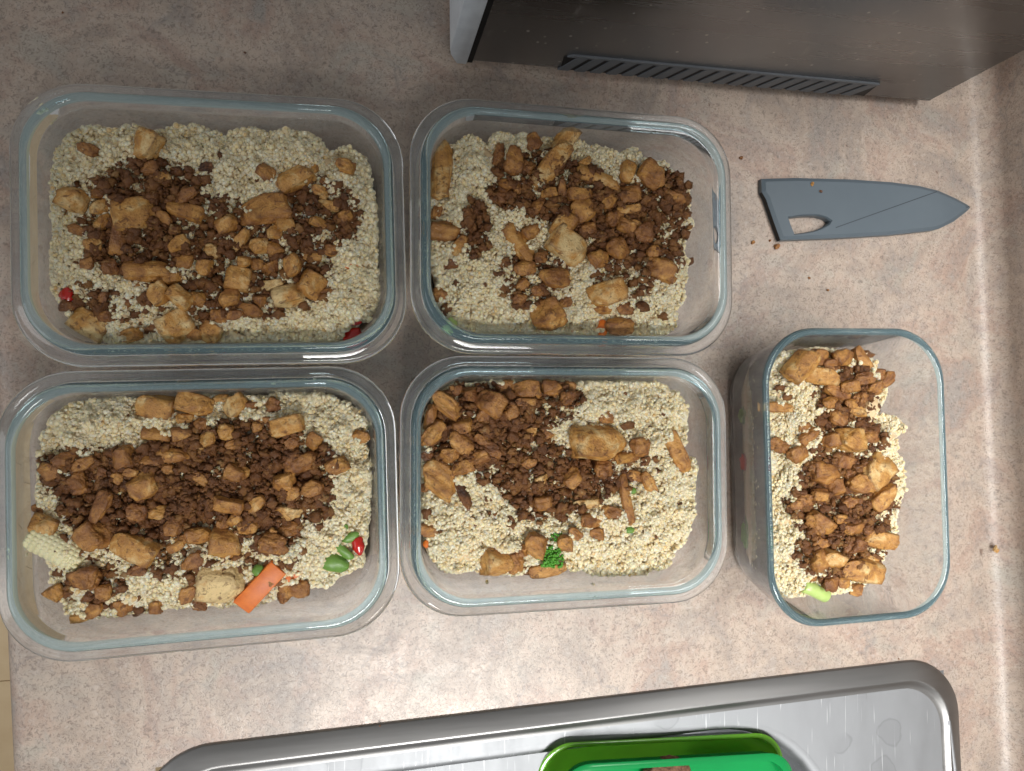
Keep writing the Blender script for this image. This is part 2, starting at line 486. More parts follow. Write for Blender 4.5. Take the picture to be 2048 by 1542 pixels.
# ------------------------------------------------------------------ toaster oven
def oven():
    pA, pB = at(945, 122, 1.0), at(1858, 203, 1.0)
    e = (pB - pA).normalized(); rz = math.atan2(e.y, e.x)
    root = empty('toaster_oven', (pA.x, pA.y, 0), rz)
    tag(root, 'stainless steel toaster oven with a slotted vent low on its side', 'toaster oven')
    Lx = (pB - pA).length
    nrm = Vector((e.y, -e.x, 0))
    def loc(px, py, off=0.0):
        w = on_plane(px, py, pA + nrm * off, nrm) - Vector((pA.x, pA.y, 0))
        return w.dot(e), w.z
    bm_obj('side_panel', bm_box(0, Lx, 0, 29, 1.0, 23, 0.12), M['oven_steel'], root)
    # front frame with a chamfered lower end
    pr = [(-0.32, 0.7), (-0.95, 0.7), (-1.45, 1.9), (-1.55, 2.3), (-1.55, 23), (-0.32, 23)]
    bm = bmesh.new()
    a = [bm.verts.new((x, -0.12, z)) for x, z in pr]; b_ = [bm.verts.new((x, 29, z)) for x, z in pr]
    bm.faces.new(a); bm.faces.new(list(reversed(b_)))
    for k in range(len(pr)):
        k2 = (k + 1) % len(pr)
        bm.faces.new((a[k2], a[k], b_[k], b_[k2]))
    bmesh.ops.bevel(bm, geom=bm.edges[:], offset=0.09, segments=2, profile=0.5, affect='EDGES')
    bm_obj('front_frame', bm, M['alu'], root)
    bm_obj('gap_shade', bm_box(-0.34, 0.02, -0.03, 28.8, 0.8, 22.8, 0.03, 1), M['black'], root)  # black filler painting the shade of the gap behind the front frame
    # vent: black backing as painted slot shade, surround rails and louvres
    tx0, tz0 = loc(1150, 104); tx1, tz1 = loc(1782, 153)
    bx0, bz0 = loc(1140, 127); bx1, bz1 = loc(1745, 181)
    zt = (tz0 + tz1) / 2; zb = 1.12
    zt = zb + (zt - zb) * 0.74
    sl = (tx1 - bx1)
    v = root
    def slab(name, poly, y0, y1, mat, parent):
        bm = bmesh.new()
        fr = [bm.verts.new((x, y0, z)) for x, z in poly]; bk = [bm.verts.new((x, y1, z)) for x, z in poly]
        bm.faces.new(fr); bm.faces.new(list(reversed(bk)))
        for k in range(len(poly)):
            k2 = (k + 1) % len(poly)
            bm.faces.new((fr[k2], fr[k], bk[k], bk[k2]))
        bmesh.ops.bevel(bm, geom=[q for q in bm.edges], offset=0.03, segments=1, affect='EDGES')
        return bm_obj(name, bm, mat, parent, smooth=False)
    vent = slab('vent', [(bx0 - 0.4, zb - 0.10), (bx1, zb - 0.10), (tx1, zt), (tx0, zt), (tx0 - 0.5, zt - 0.35)], -0.035, 0.3, M['black'], v)
    zr = zt - 0.22
    slab('rail', [(tx0 - 0.35, zr), (tx1 - 0.12, zr), (tx1 + 0.05, zt - 0.08), (tx1 - 0.1, zt + 0.03), (tx0, zt + 0.03)], -0.12, 0.2, M['vent'], vent)
    xs = [1169, 1203, 1236, 1270, 1302, 1335, 1367, 1399, 1430, 1461, 1490, 1520, 1551, 1581, 1611, 1639, 1669, 1695, 1725]
    ys = [117, 119.5, 121.6, 124.5, 126.6, 129, 131.8, 134.8, 137.7, 140.9, 142.5, 145.4, 148, 150.5, 153, 155.3, 158.3, 160.3, 163.3]
    ctr = [loc(x, y)[0] for x, y in zip(xs, ys)]
    step = (ctr[-1] - ctr[0]) / 18
    w = step * 0.68
    hz = (zr - zb + 0.12)
    poly = [(-w / 2 - hz * 0.22, 0), (w / 2 - hz * 0.22, 0), (w / 2 + hz * 0.22, hz), (-w / 2 + hz * 0.22, hz)]
    first = slab('louver', poly, -0.10, 0.15, M['vent'], vent)
    first.location = Vector((ctr[0] - step / 2, 0, zb - 0.12)) * U
    for k in range(1, 20):
        c = first.copy(); link(c, vent)
        c.location = Vector((ctr[0] - step / 2 + step * k, 0, zb - 0.12)) * U
    for fx in (2.2, Lx - 3.6):
        for fy in (3.5, 26):
            bm_obj('foot', bm_box(fx - 1.5, fx + 3.3, fy - 1.0, fy + 1.6, 0.0, 1.02, 0.1), M['black'] if fx < 5 else M['oven_steel'], root)
oven()

# ------------------------------------------------------------------ knife guard
def guard():
    k = 3.606
    def q(x, y): return (1480 + x / k, 300 + y / k)
    out = [(168, 200), (400, 197), (800, 208), (1100, 228), (1300, 255), (1440, 290), (1560, 340), (1640, 380), (1672, 400), (1676, 412), (1650, 440), (1560, 510),
           (1460, 560), (1400, 575), (1100, 608), (700, 632), (300, 648), (250, 510), (195, 350), (168, 300)]
    hole = [(355, 487), (425, 476), (500, 471), (570, 472), (625, 488), (658, 510), (640, 535), (590, 562), (540, 580), (470, 594), (400, 602), (375, 545)]
    TH = 0.62
    P = [at(*q(*p), TH) for p in out]; Hh = [at(*q(*p), TH) for p in hole]
    c = sum(P, Vector()) / len(P); c.z = 0
    def loc(p): return (p.x - c.x, p.y - c.y)
    o2 = [loc(p) for p in P]; h2 = [loc(p) for p in Hh]
    def inset(poly, d, sign):
        n = len(poly); r = []
        for i in range(n):
            a, b_, c_ = Vector(poly[i - 1]), Vector(poly[i]), Vector(poly[(i + 1) % n])
            n1 = Vector((-(b_ - a).y, (b_ - a).x)).normalized(); n2 = Vector((-(c_ - b_).y, (c_ - b_).x)).normalized()
            t = (n1 + n2).normalized()
            r.append(tuple(b_ + t * (sign * d / max(0.5, t.dot(n1)))))
        return r
    # outline runs clockwise seen from above -> left normal points outward
    def area(p): return sum(p[i][0] * p[(i + 1) % len(p)][1] - p[(i + 1) % len(p)][0] * p[i][1] for i in range(len(p))) / 2
    so = 1 if area(o2) > 0 else -1
    sh = -1 if area(h2) > 0 else 1
    oin = inset(o2, 0.24, so); hin = inset(h2, 0.08, sh)
    l1a, l1b = [loc(at(*q(*p), TH)) for p in ((215, 340), (392, 212))]
    l2a, l2b = [loc(at(*q(*p), TH)) for p in ((690, 560), (1420, 300))]
    pts = oin + hin + [l1a, l1b, l2a, l2b]
    no, nh = len(oin), len(hin)
    edges = [(i, (i + 1) % no) for i in range(no)] + [(no + i, no + (i + 1) % nh) for i in range(nh)] + [(no + nh, no + nh + 1), (no + nh + 2, no + nh + 3)]
    vv, _, ff, _, _, _ = delaunay_2d_cdt([Vector(p) for p in pts], edges, [], 0, 1e-5)
    def inside(p, poly):
        r = False; j = len(poly) - 1
        for i in range(len(poly)):
            if (poly[i][1] > p[1]) != (poly[j][1] > p[1]) and p[0] < (poly[j][0] - poly[i][0]) * (p[1] - poly[i][1]) / (poly[j][1] - poly[i][1]) + poly[i][0]:
                r = not r
            j = i
        return r
    bm = bmesh.new()
    def side(a, b_, p): return (b_[0] - a[0]) * (p[1] - a[1]) - (b_[1] - a[1]) * (p[0] - a[0])
    def zz(p):
        z = TH
        d1 = side(l1a, l1b, p) / (Vector(l1b) - Vector(l1a)).length
        if d1 > 0: z -= 0.10 * d1
        d2 = side(l2a, l2b, p) / (Vector(l2b) - Vector(l2a)).length
        if d2 < 0: z -= 0.045 * (-d2)
        return z
    bv = [bm.verts.new((p[0], p[1], zz(p))) for p in vv]
    for f in ff:
        cc = sum((Vector(vv[i]) for i in f), Vector((0, 0))) / len(f)
        if inside(cc, oin) and not inside(cc, hin):
            try: bm.faces.new([bv[i] for i in f])
            except ValueError: pass
    def skirt(inner, outer):
        n = len(inner)
        vi = [min(bv, key=lambda v: (v.co.x - p[0]) ** 2 + (v.co.y - p[1]) ** 2) for p in inner]
        v1 = [bm.verts.new((p[0], p[1], zz(p) - 0.13)) for p in outer]
        v2 = [bm.verts.new((p[0], p[1], 0.02)) for p in outer]
        for i in range(n):
            j = (i + 1) % n
            bm.faces.new((vi[i], vi[j], v1[j], v1[i])); bm.faces.new((v1[i], v1[j], v2[j], v2[i]))
    skirt(oin, o2); skirt(hin, h2)
    root = empty('knife_guard', (c.x, c.y, 0))
    tag(root, 'blue-grey plastic knife blade guard with a cut-out hole lying on the counter', 'knife guard')
    bm_obj('shell', bm, M['guard'], root, smooth=True, angle=12)
    # thin seam and a black sheet painting the shade of the heel-end mouth
    d = (Vector(l2b) - Vector(l2a)); n_ = Vector((-d.y, d.x)).normalized() * 0.035
    a, b_ = Vector(l2a), Vector(l2b)
    z = TH + 0.004
    make('seam', [(a.x - n_.x, a.y - n_.y, z), (b_.x - n_.x, b_.y - n_.y, z), (b_.x + n_.x, b_.y + n_.y, z), (a.x + n_.x, a.y + n_.y, z)], [(0, 1, 2, 3)],
         mat_plain('guard_seam', (0.045, 0.060, 0.075), 0.5), root)
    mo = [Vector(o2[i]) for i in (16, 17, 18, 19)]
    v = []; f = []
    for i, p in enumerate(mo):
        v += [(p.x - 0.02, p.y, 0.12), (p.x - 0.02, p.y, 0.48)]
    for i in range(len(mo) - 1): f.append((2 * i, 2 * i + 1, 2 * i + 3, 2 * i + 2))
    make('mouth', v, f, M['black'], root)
guard()

# ------------------------------------------------------------------ glass containers
CON = dict(
    TL=dict(c=(-6.53, 9.09), rot=0.0297, hx=9.30, hy=6.91, lip=True, z=(2.438, 0, 140)),
    TR=dict(c=(12.30, 9.90), rot=0.0063, hx=9.30, hy=6.91, lip=True, z=(2.658, 780, 160)),
    BL=dict(c=(-6.83, -4.87), rot=0.0311, hx=9.30, hy=6.91, lip=True, z=(2.372, 0, 700)),
    BR=dict(c=(11.84, -4.00), rot=0.0044, hx=9.30, hy=6.91, lip=True, z=(2.6586, 780, 680)),
    DP=dict(c=(29.60, -3.88), rot=0.020, hx=6.14, hy=8.74, lip=False, z=(2.2675, 1420, 620)),
)
WHERE = dict(TL='in the container with grains stuck on its wall', TR='in the container nearest the toaster oven',
             BL='in the container with the baby corn', BR='in the container with the broccoli floret',
             DP='in the container without a lip')
LIP = [(2.6, 0.14), (2.15, 0.0), (1.95, 0.06), (1.70, 0.35), (1.50, 0.9), (1.09, 3.0), (0.92, 5.45), (0.84, 5.58), (0.30, 5.62), (0.06, 5.68), (0.0, 5.80),
       (0.06, 5.93), (0.20, 5.98), (0.52, 6.0), (0.58, 6.06), (0.62, 6.38), (0.70, 6.50), (0.84, 6.54), (0.98, 6.49), (1.06, 6.36), (1.15, 5.6), (1.35, 3.0), (1.76, 1.1),
       (2.05, 0.72), (2.4, 0.50), (3.0, 0.42)]
PLAIN = [(1.9, 0.14), (1.45, 0.0), (1.2, 0.06), (0.98, 0.35), (0.85, 0.9), (0.5, 3.0), (0.04, 5.9), (0.0, 6.05), (0.06, 6.17), (0.2, 6.22), (0.34, 6.17), (0.42, 6.03),
         (0.95, 3.0), (1.25, 1.1), (1.45, 0.72), (1.8, 0.50), (2.4, 0.42)]
def container(key, label):
    c = CON[key]
    prof = LIP if c['lip'] else PLAIN
    loops = []
    for d, z in prof:
        loops.append([(x, y, z) for x, y in rrect(c['hx'] - d, c['hy'] - d, 3.35 - d * 0.55, 14, 6)])
    v, f = loft(loops)
    n = len(loops[0])
    i0 = len(v); v.append((0, 0, 0.16)); v.append((0, 0, 0.40))
    last = (len(loops) - 1) * n
    for k in range(n):
        k2 = (k + 1) % n
        f.append((k2, k, i0)); f.append((last + k, last + k2, i0 + 1))
    o = make('glass_container', v, f, [M['glass'], M['glass_rim']], None, (c['c'][0], c['c'][1], 0.015), (0, 0, c['rot']), True, 75)
    r0, r1 = (14, 19) if c['lip'] else (6, 11)
    mi = [1 if (k < (len(prof) - 1) * n and r0 <= k // n < r1) else 0 for k in range(len(f))]
    o.data.polygons.foreach_set('material_index', mi)
    tag(o, label, 'glass container', None)
    return o
container('TL', 'rectangular lipped glass container of quinoa with grains stuck high on its corner wall')
container('TR', 'rectangular lipped glass container of quinoa and tofu strips nearest the toaster oven')
container('BL', 'rectangular lipped glass container of quinoa and tofu showing baby corn and a carrot stick')
container('BR', 'rectangular lipped glass container of quinoa and tofu showing a broccoli floret')
container('DP', 'glass container without a lip, set crosswise between the knife guard and the sink')

def inner_d(key, z):
    pr = LIP if CON[key]['lip'] else PLAIN
    k = 20 if CON[key]['lip'] else 11
    pts = sorted([(zz_, d) for d, zz_ in pr[k:]])
    for (z0, d0), (z1, d1) in zip(pts, pts[1:]):
        if z0 <= z <= z1:
            return d0 + (d1 - d0) * (z - z0) / (z1 - z0)
    return pts[-1][1]
def to_local(key, p):
    c = CON[key]; x, y = p[0] - c['c'][0], p[1] - c['c'][1]
    cs, sn = math.cos(-c['rot']), math.sin(-c['rot'])
    return x * cs - y * sn, x * sn + y * cs
def to_world(key, x, y):
    c = CON[key]; cs, sn = math.cos(c['rot']), math.sin(c['rot'])
    return x * cs - y * sn + c['c'][0], x * sn + y * cs + c['c'][1]
def clamp_in(key, x, y, z, margin):
    """keep a local point inside the glass"""
    c = CON[key]; d = inner_d(key, z) + margin
    hx, hy, r = c['hx'] - d, c['hy'] - d, max(0.8, 3.35 - d * 0.55)
    x = max(-hx, min(hx, x)); y = max(-hy, min(hy, y))
    qx, qy = abs(x) - (hx - r), abs(y) - (hy - r)
    if qx > 0 and qy > 0:
        l = math.hypot(qx, qy)
        if l > r:
            x = math.copysign(hx - r + qx * r / l, x); y = math.copysign(hy - r + qy * r / l, y)
    return x, y

# ------------------------------------------------------------------ food: outlines, crumb heaps and tofu pieces traced in enlarged-picture units
OUTL = dict(
    TL=[(240, 440), (245, 330), (330, 300), (420, 265), (540, 265), (640, 255), (760, 290), (920, 255), (1000, 275), (1100, 300), (1180, 262), (1300, 290), (1380, 280), (1480, 290),
        (1560, 320), (1600, 390), (1700, 360), (1790, 420), (1810, 520), (1835, 650), (1840, 850), (1855, 950), (1845, 1100), (1830, 1220), (1730, 1215), (1665, 1300), (1500, 1335),
        (1100, 1335), (800, 1345), (500, 1340), (330, 1230), (290, 1130), (215, 1090), (175, 960), (190, 870), (225, 760), (240, 600)],
    TR=[(205, 330), (330, 340), (430, 280), (520, 330), (560, 260), (640, 250), (750, 270), (860, 255), (1020, 310), (1100, 330), (1230, 380), (1320, 350), (1340, 420), (1440, 420),
        (1500, 425), (1550, 520), (1600, 560), (1610, 720), (1640, 760), (1590, 830), (1570, 900), (1600, 960), (1580, 1150), (1540, 1250), (1530, 1320), (1450, 1360), (1100, 1362),
        (760, 1362), (430, 1345), (300, 1310), (205, 1260), (195, 900), (195, 600)],
    BL=[(80, 350), (180, 270), (300, 220), (500, 220), (640, 230), (900, 205), (1200, 225), (1340, 190), (1500, 200), (1650, 220), (1720, 270), (1745, 330), (1740, 440), (1755, 520),
        (1755, 800), (1740, 900), (1720, 1020), (1620, 1080), (1570, 1130), (1480, 1130), (1290, 1190), (1150, 1230), (900, 1220), (620, 1260), (330, 1290), (250, 1170), (220, 1040),
        (150, 930), (120, 830), (150, 700), (120, 560), (90, 440)],
    BR=[(160, 420), (220, 260), (330, 240), (560, 215), (760, 200), (1050, 210), (1250, 205), (1400, 215), (1520, 240), (1560, 300), (1600, 370), (1590, 500), (1570, 580), (1640, 650),
        (1635, 850), (1610, 1000), (1560, 1110), (1490, 1210), (1380, 1250), (1120, 1260), (940, 1225), (700, 1255), (500, 1240), (280, 1240), (220, 1150), (150, 1000), (150, 700)],
    DP=[(230, 300), (300, 185), (500, 170), (740, 200), (760, 260), (820, 330), (815, 390), (770, 460), (870, 490), (905, 540), (840, 590), (890, 680), (905, 745), (895, 850), (850, 900),
        (870, 1010), (800, 1060), (815, 1130), (770, 1160), (700, 1270), (540, 1300), (370, 1310), (270, 1270), (220, 1100), (215, 800), (215, 500)],
)
CRUMB = dict(   # cx, cy, rx, ry, density
    TL=[(760, 560, 210, 110, 1.0), (680, 860, 200, 120, 1.0), (1000, 760, 260, 140, .6), (1560, 720, 170, 150, .7), (1250, 980, 320, 190, .55), (430, 1140, 130, 90, .5), (850, 1130, 260, 130, .4), (480, 680, 170, 120, .4)],
    TR=[(850, 570, 270, 150, .9), (1150, 780, 230, 170, .9), (1390, 760, 220, 230, .6), (450, 790, 70, 130, .9), (760, 1060, 170, 130, .5), (1530, 590, 90, 120, .9), (1250, 980, 170, 150, .5)],
    BL=[(1120, 570, 400, 200, 1.1), (650, 690, 300, 180, 1.0), (360, 580, 180, 110, .7), (1270, 720, 260, 160, .8), (450, 1000, 170, 160, .35), (1050, 960, 330, 110, .35), (450, 1170, 200, 90, .3)],
    BR=[(430, 430, 280, 210, 1.0), (640, 600, 200, 170, .7), (900, 740, 260, 140, .8), (780, 330, 200, 110, .8), (860, 850, 170, 100, .6), (1150, 690, 240, 100, .5), (560, 880, 160, 120, .1)],
    DP=[(620, 410, 130, 140, .6), (620, 600, 150, 110, .5), (610, 860, 210, 170, .9), (600, 1080, 180, 130, .7), (600, 230, 160, 70, .4)],
)
# x, y, length, width, angle, tone
TOFU = dict(
    TL=[(715,365,150,130,60,.72),(425,385,120,60,-25,.32),(355,630,150,120,-20,.68),(660,705,230,160,10,.6),(490,670,110,70,40,.62),(500,740,100,60,60,.55),(905,690,190,80,-15,.45),
        (580,820,170,80,80,.28),(450,850,90,70,0,.52),(720,980,240,100,0,.48),(665,1060,80,50,10,.48),(840,1010,100,70,10,.58),(775,1090,110,110,30,.62),(880,1110,130,90,-40,.64),
        (960,1120,90,80,0,.42),(430,1240,200,120,-30,.72),(860,1250,140,170,-60,.7),(1020,1285,100,120,60,.62),(640,1310,120,70,20,.6),(945,1290,60,90,90,.38),(1290,680,270,150,5,.42),
        (1390,750,100,100,0,.6),(1440,530,190,110,25,.6),(1520,490,80,50,45,.4),(1295,500,100,80,-30,.35),(1560,595,90,60,-20,.66),(1600,660,120,55,-10,.68),(1550,745,90,60,-30,.48),
        (1680,715,80,60,30,.42),(1340,790,80,70,0,.56),(1345,875,70,90,80,.46),(1265,860,100,80,10,.68),(1170,830,130,60,45,.6),(1105,750,110,90,20,.52),(1030,885,80,70,0,.64),
        (870,845,110,70,20,.6),(890,935,110,70,0,.38),(1000,965,90,80,0,.48),(1160,1020,130,110,-10,.6),(1300,1055,170,55,8,.7),(1405,1100,150,110,10,.72),(1520,1055,130,140,60,.52),
        (1425,950,100,100,30,.48),(1320,970,100,70,20,.42),(1520,910,100,40,-5,.5),(1610,880,70,60,0,.38),(1190,935,70,60,0,.5),(1250,950,60,70,80,.38),(1120,1110,110,90,20,.38),
        (1210,1170,150,60,-10,.34),(1070,1200,90,70,0,.38),(1145,1195,90,50,0,.38),(790,530,90,60,10,.55),(910,615,130,70,10,.34),(730,480,90,70,0,.22),(800,720,60,90,70,.38),
        (380,780,110,50,-20,.34),(425,940,70,70,0,.34),(540,960,90,80,0,.24),(1685,470,100,70,-15,.48),(1650,570,50,40,0,.38),(1480,620,50,60,0,.34),(330,1150,90,60,0,.2),
        (510,1200,90,60,0,.24),(620,1130,70,50,50,.34),(500,1110,60,60,0,.24),(1270,1130,60,60,0,.38),(1590,1090,80,45,30,.38),(470,600,80,50,0,.42),(1005,475,85,50,-10,.0)],
    TR=[(265,475,320,110,85,.6),(245,700,100,60,75,.46),(300,805,190,110,-5,.38),(370,880,120,70,45,.52),(575,440,210,70,75,.34),(665,430,150,110,70,.34),(755,330,90,100,30,.28),
        (725,460,70,80,60,.28),(915,300,240,105,55,.7),(855,455,290,110,55,.62),(620,555,90,50,-35,.38),(680,590,90,50,75,.52),(730,610,70,50,70,.38),(705,665,70,40,-30,.42),
        (785,670,130,70,45,.28),(845,600,85,55,0,.56),(865,655,60,40,0,.64),(915,575,100,45,80,.34),(1015,610,140,70,-5,.38),(1030,680,140,120,-60,.46),(1110,530,250,80,-20,.56),
        (1260,490,110,80,70,.56),(1160,650,90,70,50,.46),(1270,610,120,100,10,.34),(1275,685,120,45,10,.6),(1040,440,90,50,30,.48),(1390,510,160,120,-40,.44),(1510,620,130,60,-25,.34),
        (1365,640,70,50,0,.42),(1535,510,60,60,0,.28),(1585,555,45,40,0,.48),(920,780,150,110,55,.56),(945,885,230,150,-35,.76),(690,880,260,90,-55,.48),(800,945,70,60,0,.34),
        (755,800,110,80,30,.42),(715,1000,120,80,10,.42),(870,1050,170,110,0,.38),(790,1120,80,60,0,.34),(700,1090,80,60,40,.38),(690,1160,80,60,0,.28),(835,1255,180,170,-60,.46),
        (930,1180,70,60,0,.28),(1165,1130,200,130,20,.64),(1125,1215,100,60,0,.46),(1250,1215,100,70,0,.28),(1215,1310,160,90,0,.38),(1435,1000,180,120,-30,.44),(1480,1050,90,60,-20,.56),
        (1350,810,100,110,0,.3),(1265,770,80,100,70,.38),(1190,740,90,90,0,.28),(1310,780,60,90,70,.42),(1110,950,110,100,30,.42),(1210,900,110,120,30,.38),(1180,820,50,70,80,.38),
        (1050,790,80,70,0,.28),(1400,910,70,70,0,.38),(1295,1075,45,45,0,.48),(1085,1030,80,40,0,.34),(1330,1120,50,60,0,.38),(240,1150,80,100,60,.34),(265,1255,50,60,0,.28),
        (420,740,60,60,0,.38),(1590,960,55,45,0,.34),(1455,1255,45,40,0,.46),(1340,1210,50,60,0,.28),(320,980,80,60,0,.2),(600,620,100,80,0,.24)],
    BL=[(735,255,180,120,-10,.54),(920,255,180,100,-15,.54),(885,325,100,60,5,.6),(1045,215,80,40,5,.56),(1120,265,120,100,30,.64),(1190,265,50,110,80,.28),(1290,260,90,80,0,.28),
        (1265,330,70,50,0,.42),(1355,360,180,90,15,.6),(1485,430,80,80,45,.46),(1710,410,70,80,-60,.46),(1600,550,120,80,25,.48),(745,405,150,70,-10,.5),(870,405,110,80,0,.42),
        (975,430,110,70,30,.56),(1070,390,80,80,0,.6),(955,350,70,60,0,.34),(1110,450,90,50,20,.46),(1225,370,60,60,0,.38),(1150,350,50,50,0,.34),(1385,440,80,70,0,.34),
        (580,510,130,110,10,.38),(710,530,50,110,80,.38),(820,500,170,70,-5,.42),(800,570,70,60,0,.42),(235,570,100,90,-45,.42),(300,520,120,70,10,.38),(395,540,120,60,15,.38),
        (480,585,70,70,0,.28),(365,635,110,110,20,.34),(690,640,160,130,30,.5),(560,610,60,70,40,.42),(620,580,70,50,-20,.46),(935,600,120,50,-30,.48),(1120,585,110,90,-20,.46),
        (1355,630,120,90,20,.5),(1390,680,70,70,0,.46),(1420,530,160,110,10,.28),(1480,660,100,90,-20,.38),(1370,775,130,70,-10,.66),(1215,730,100,70,20,.5),(1080,740,150,70,-10,.46),
        (1010,740,60,35,0,.56),(745,770,90,70,0,.6),(480,740,170,90,60,.28),(650,770,100,90,0,.24),(350,725,60,40,0,.4),(1110,805,60,80,-60,.5),(1055,835,60,60,0,.46),(1175,840,100,70,10,.5),
        (1240,800,60,50,0,.4),(815,840,80,90,0,.38),(940,880,130,80,10,.5),(880,850,50,40,0,.48),(840,925,110,60,30,.46),(1070,920,160,140,-10,.56),(1300,920,150,100,-10,.34),
        (1370,850,120,70,10,.28),(1290,870,60,60,0,.34),(635,940,220,130,-25,.58),(440,890,160,150,-40,.38),(205,840,130,110,-20,.6),(165,750,60,80,60,.34),(150,890,70,90,70,.46),
        (390,1080,170,130,0,.32),(265,1155,100,80,25,.52),(490,1145,80,80,0,.42),(410,1170,60,60,0,.28),(450,1230,90,80,0,.38),(375,1275,100,40,5,.62),(585,1225,110,80,0,.38),
        (655,1235,50,50,0,.24),(735,1220,80,70,0,.38),(1045,1110,230,180,-5,.95),(890,1155,100,80,20,.42),(945,1205,90,70,0,.24),(1350,1150,100,80,40,.32),(1420,1130,110,90,0,.32),
        (1310,1090,90,60,0,.32),(650,1045,100,60,0,.24),(910,1000,120,80,20,.34),(580,1130,60,40,0,.24)],
    BR=[(300,345,190,100,-35,.46),(190,410,150,60,80,.38),(230,500,170,90,50,.46),(345,270,70,70,0,.24),(425,290,100,90,0,.28),(540,330,160,140,-40,.38),(645,380,80,80,30,.34),
        (610,235,100,70,10,.38),(720,260,160,110,-5,.38),(720,330,110,50,0,.38),(860,245,110,90,0,.38),(950,235,80,70,-30,.38),(945,310,80,80,0,.28),(390,460,120,90,20,.42),
        (375,545,150,100,-40,.46),(320,615,110,80,0,.46),(485,405,90,70,20,.28),(475,630,80,110,-60,.38),(390,675,120,80,10,.38),(270,740,230,170,-35,.5),(185,620,60,80,60,.08),
        (390,820,180,60,-70,.06),(190,780,80,60,0,.28),(205,1010,80,110,60,.38),(190,920,50,60,60,.28),(535,580,80,130,70,.2),(490,530,60,90,60,.28),(745,490,80,60,0,.42),(830,505,80,50,-30,.38),
        (1110,545,320,190,-3,.6),(1265,455,70,40,0,.34),(1150,410,90,70,0,.28),(1325,570,110,110,0,.38),(1265,620,140,60,10,.42),(1140,685,110,90,0,.34),(1310,725,60,110,80,.46),
        (1375,760,130,60,-65,.46),(1255,850,270,55,-80,.4),(1525,590,240,80,-65,.48),(975,735,110,90,50,.46),(735,650,90,80,0,.34),(805,745,80,50,20,.6),(840,700,40,70,80,.46),
        (1040,870,140,60,8,.66),(820,860,110,90,20,.42),(1180,920,70,120,80,.38),(1075,960,140,80,0,.38),(1100,1030,80,70,0,.38),(985,1030,90,60,-30,.34),(930,1080,90,90,0,.44),
        (775,1090,130,130,-20,.44),(700,1120,80,70,0,.34),(570,1180,170,150,0,.56),(660,1190,100,120,0,.38),(840,1225,200,80,3,.5),(720,1225,60,40,0,.38)],
    DP=[(410,250,170,110,50,.56),(490,215,90,80,0,.42),(505,300,150,80,-5,.6),(550,250,80,60,0,.38),(600,215,110,80,20,.38),(685,225,120,50,-65,.42),(720,205,60,40,0,.34),(700,310,90,60,10,.34),
        (765,285,70,40,0,.28),(805,315,70,80,0,.34),(755,355,80,60,20,.42),(630,345,80,60,0,.38),(575,375,130,60,-35,.34),(550,420,80,50,10,.42),(640,425,70,50,0,.42),(675,460,70,50,0,.6),
        (680,400,60,60,0,.28),(290,440,50,150,88,.56),(305,610,80,100,80,.34),(325,355,70,30,10,.28),(345,395,40,30,0,.38),(430,530,70,50,10,.38),(450,575,100,60,40,.38),(400,655,90,80,30,.38),
        (505,510,60,40,10,.34),(580,490,70,80,60,.38),(550,590,70,70,0,.38),(640,590,120,110,0,.6),(730,575,70,60,0,.28),(740,545,60,40,0,.24),(520,740,140,100,-10,.38),(620,690,110,60,-15,.28),
        (755,730,130,170,-60,.64),(690,790,130,90,-20,.46),(790,850,130,80,35,.56),(650,750,90,60,0,.34),(500,840,90,60,0,.42),(560,800,80,80,0,.38),(430,860,80,60,0,.28),(385,885,70,50,10,.34),
        (640,870,100,60,0,.28),(500,975,140,90,-35,.42),(595,950,60,50,0,.42),(660,990,110,60,15,.38),(725,1000,60,50,0,.34),(765,1040,80,160,82,.56),(655,1065,90,80,0,.22),(500,1055,80,70,0,.34),
        (445,1090,50,50,0,.38),(560,1130,80,100,70,.56),(495,1140,80,90,30,.42),(690,1180,190,110,-10,.56),(730,1130,70,40,-20,.56),(540,1235,70,80,0,.28),(600,1230,60,60,0,.38),(670,1270,70,60,0,.46),
        (465,1210,60,50,0,.34)],
)
Z_EDGE, Z_TOP = 4.75, 5.30
def zpx(key, x, y):
    s, ox, oy = CON[key]['z']
    return ox + x / s, oy + y / s
def resample(poly, n):
    P = [Vector(p) for p in poly]; L = [0.0]
    for i in range(len(P)): L.append(L[-1] + (P[(i + 1) % len(P)] - P[i]).length)
    out = []
    for k in range(n):
        t = L[-1] * k / n
        i = max(j for j in range(len(P)) if L[j] <= t)
        seg = L[i + 1] - L[i]
        out.append(P[i].lerp(P[(i + 1) % len(P)], (t - L[i]) / seg if seg else 0))
    return out
FOOD = {}
for key in CON:
    pl = []
    for p in OUTL[key]:
        w = at(*zpx(key, *p), Z_EDGE + 0.35)
        pl.append(clamp_in(key, *to_local(key, w), Z_EDGE, 0.12))
    cr = []
    for cx, cy, rx, ry, dn in CRUMB[key]:
        w = at(*zpx(key, cx, cy), Z_TOP); wx = at(*zpx(key, cx + rx, cy), Z_TOP); wy = at(*zpx(key, cx, cy + ry), Z_TOP)
        lx, ly = to_local(key, w)
        cr.append((lx, ly, (wx - w).length, (wy - w).length, dn))
    rp = resample(pl, 150); cc = sum(rp, Vector((0, 0))) / len(rp)
    for q in range(len(rp)):
        p = rp[q]; d = (cc - p).normalized()
        k_ = 0.30 * max(0, noise.noise(Vector((p.x * 1.3, p.y * 1.3, 7)))) + 0.22 * max(0, noise.noise(Vector((p.x * 3.1, p.y * 3.1, 9))))
        rp[q] = p + d * k_ * 1.3
    FOOD[key] = dict(poly=rp, crumb=cr, off=Vector((random.uniform(0, 50), random.uniform(0, 50), 0)))
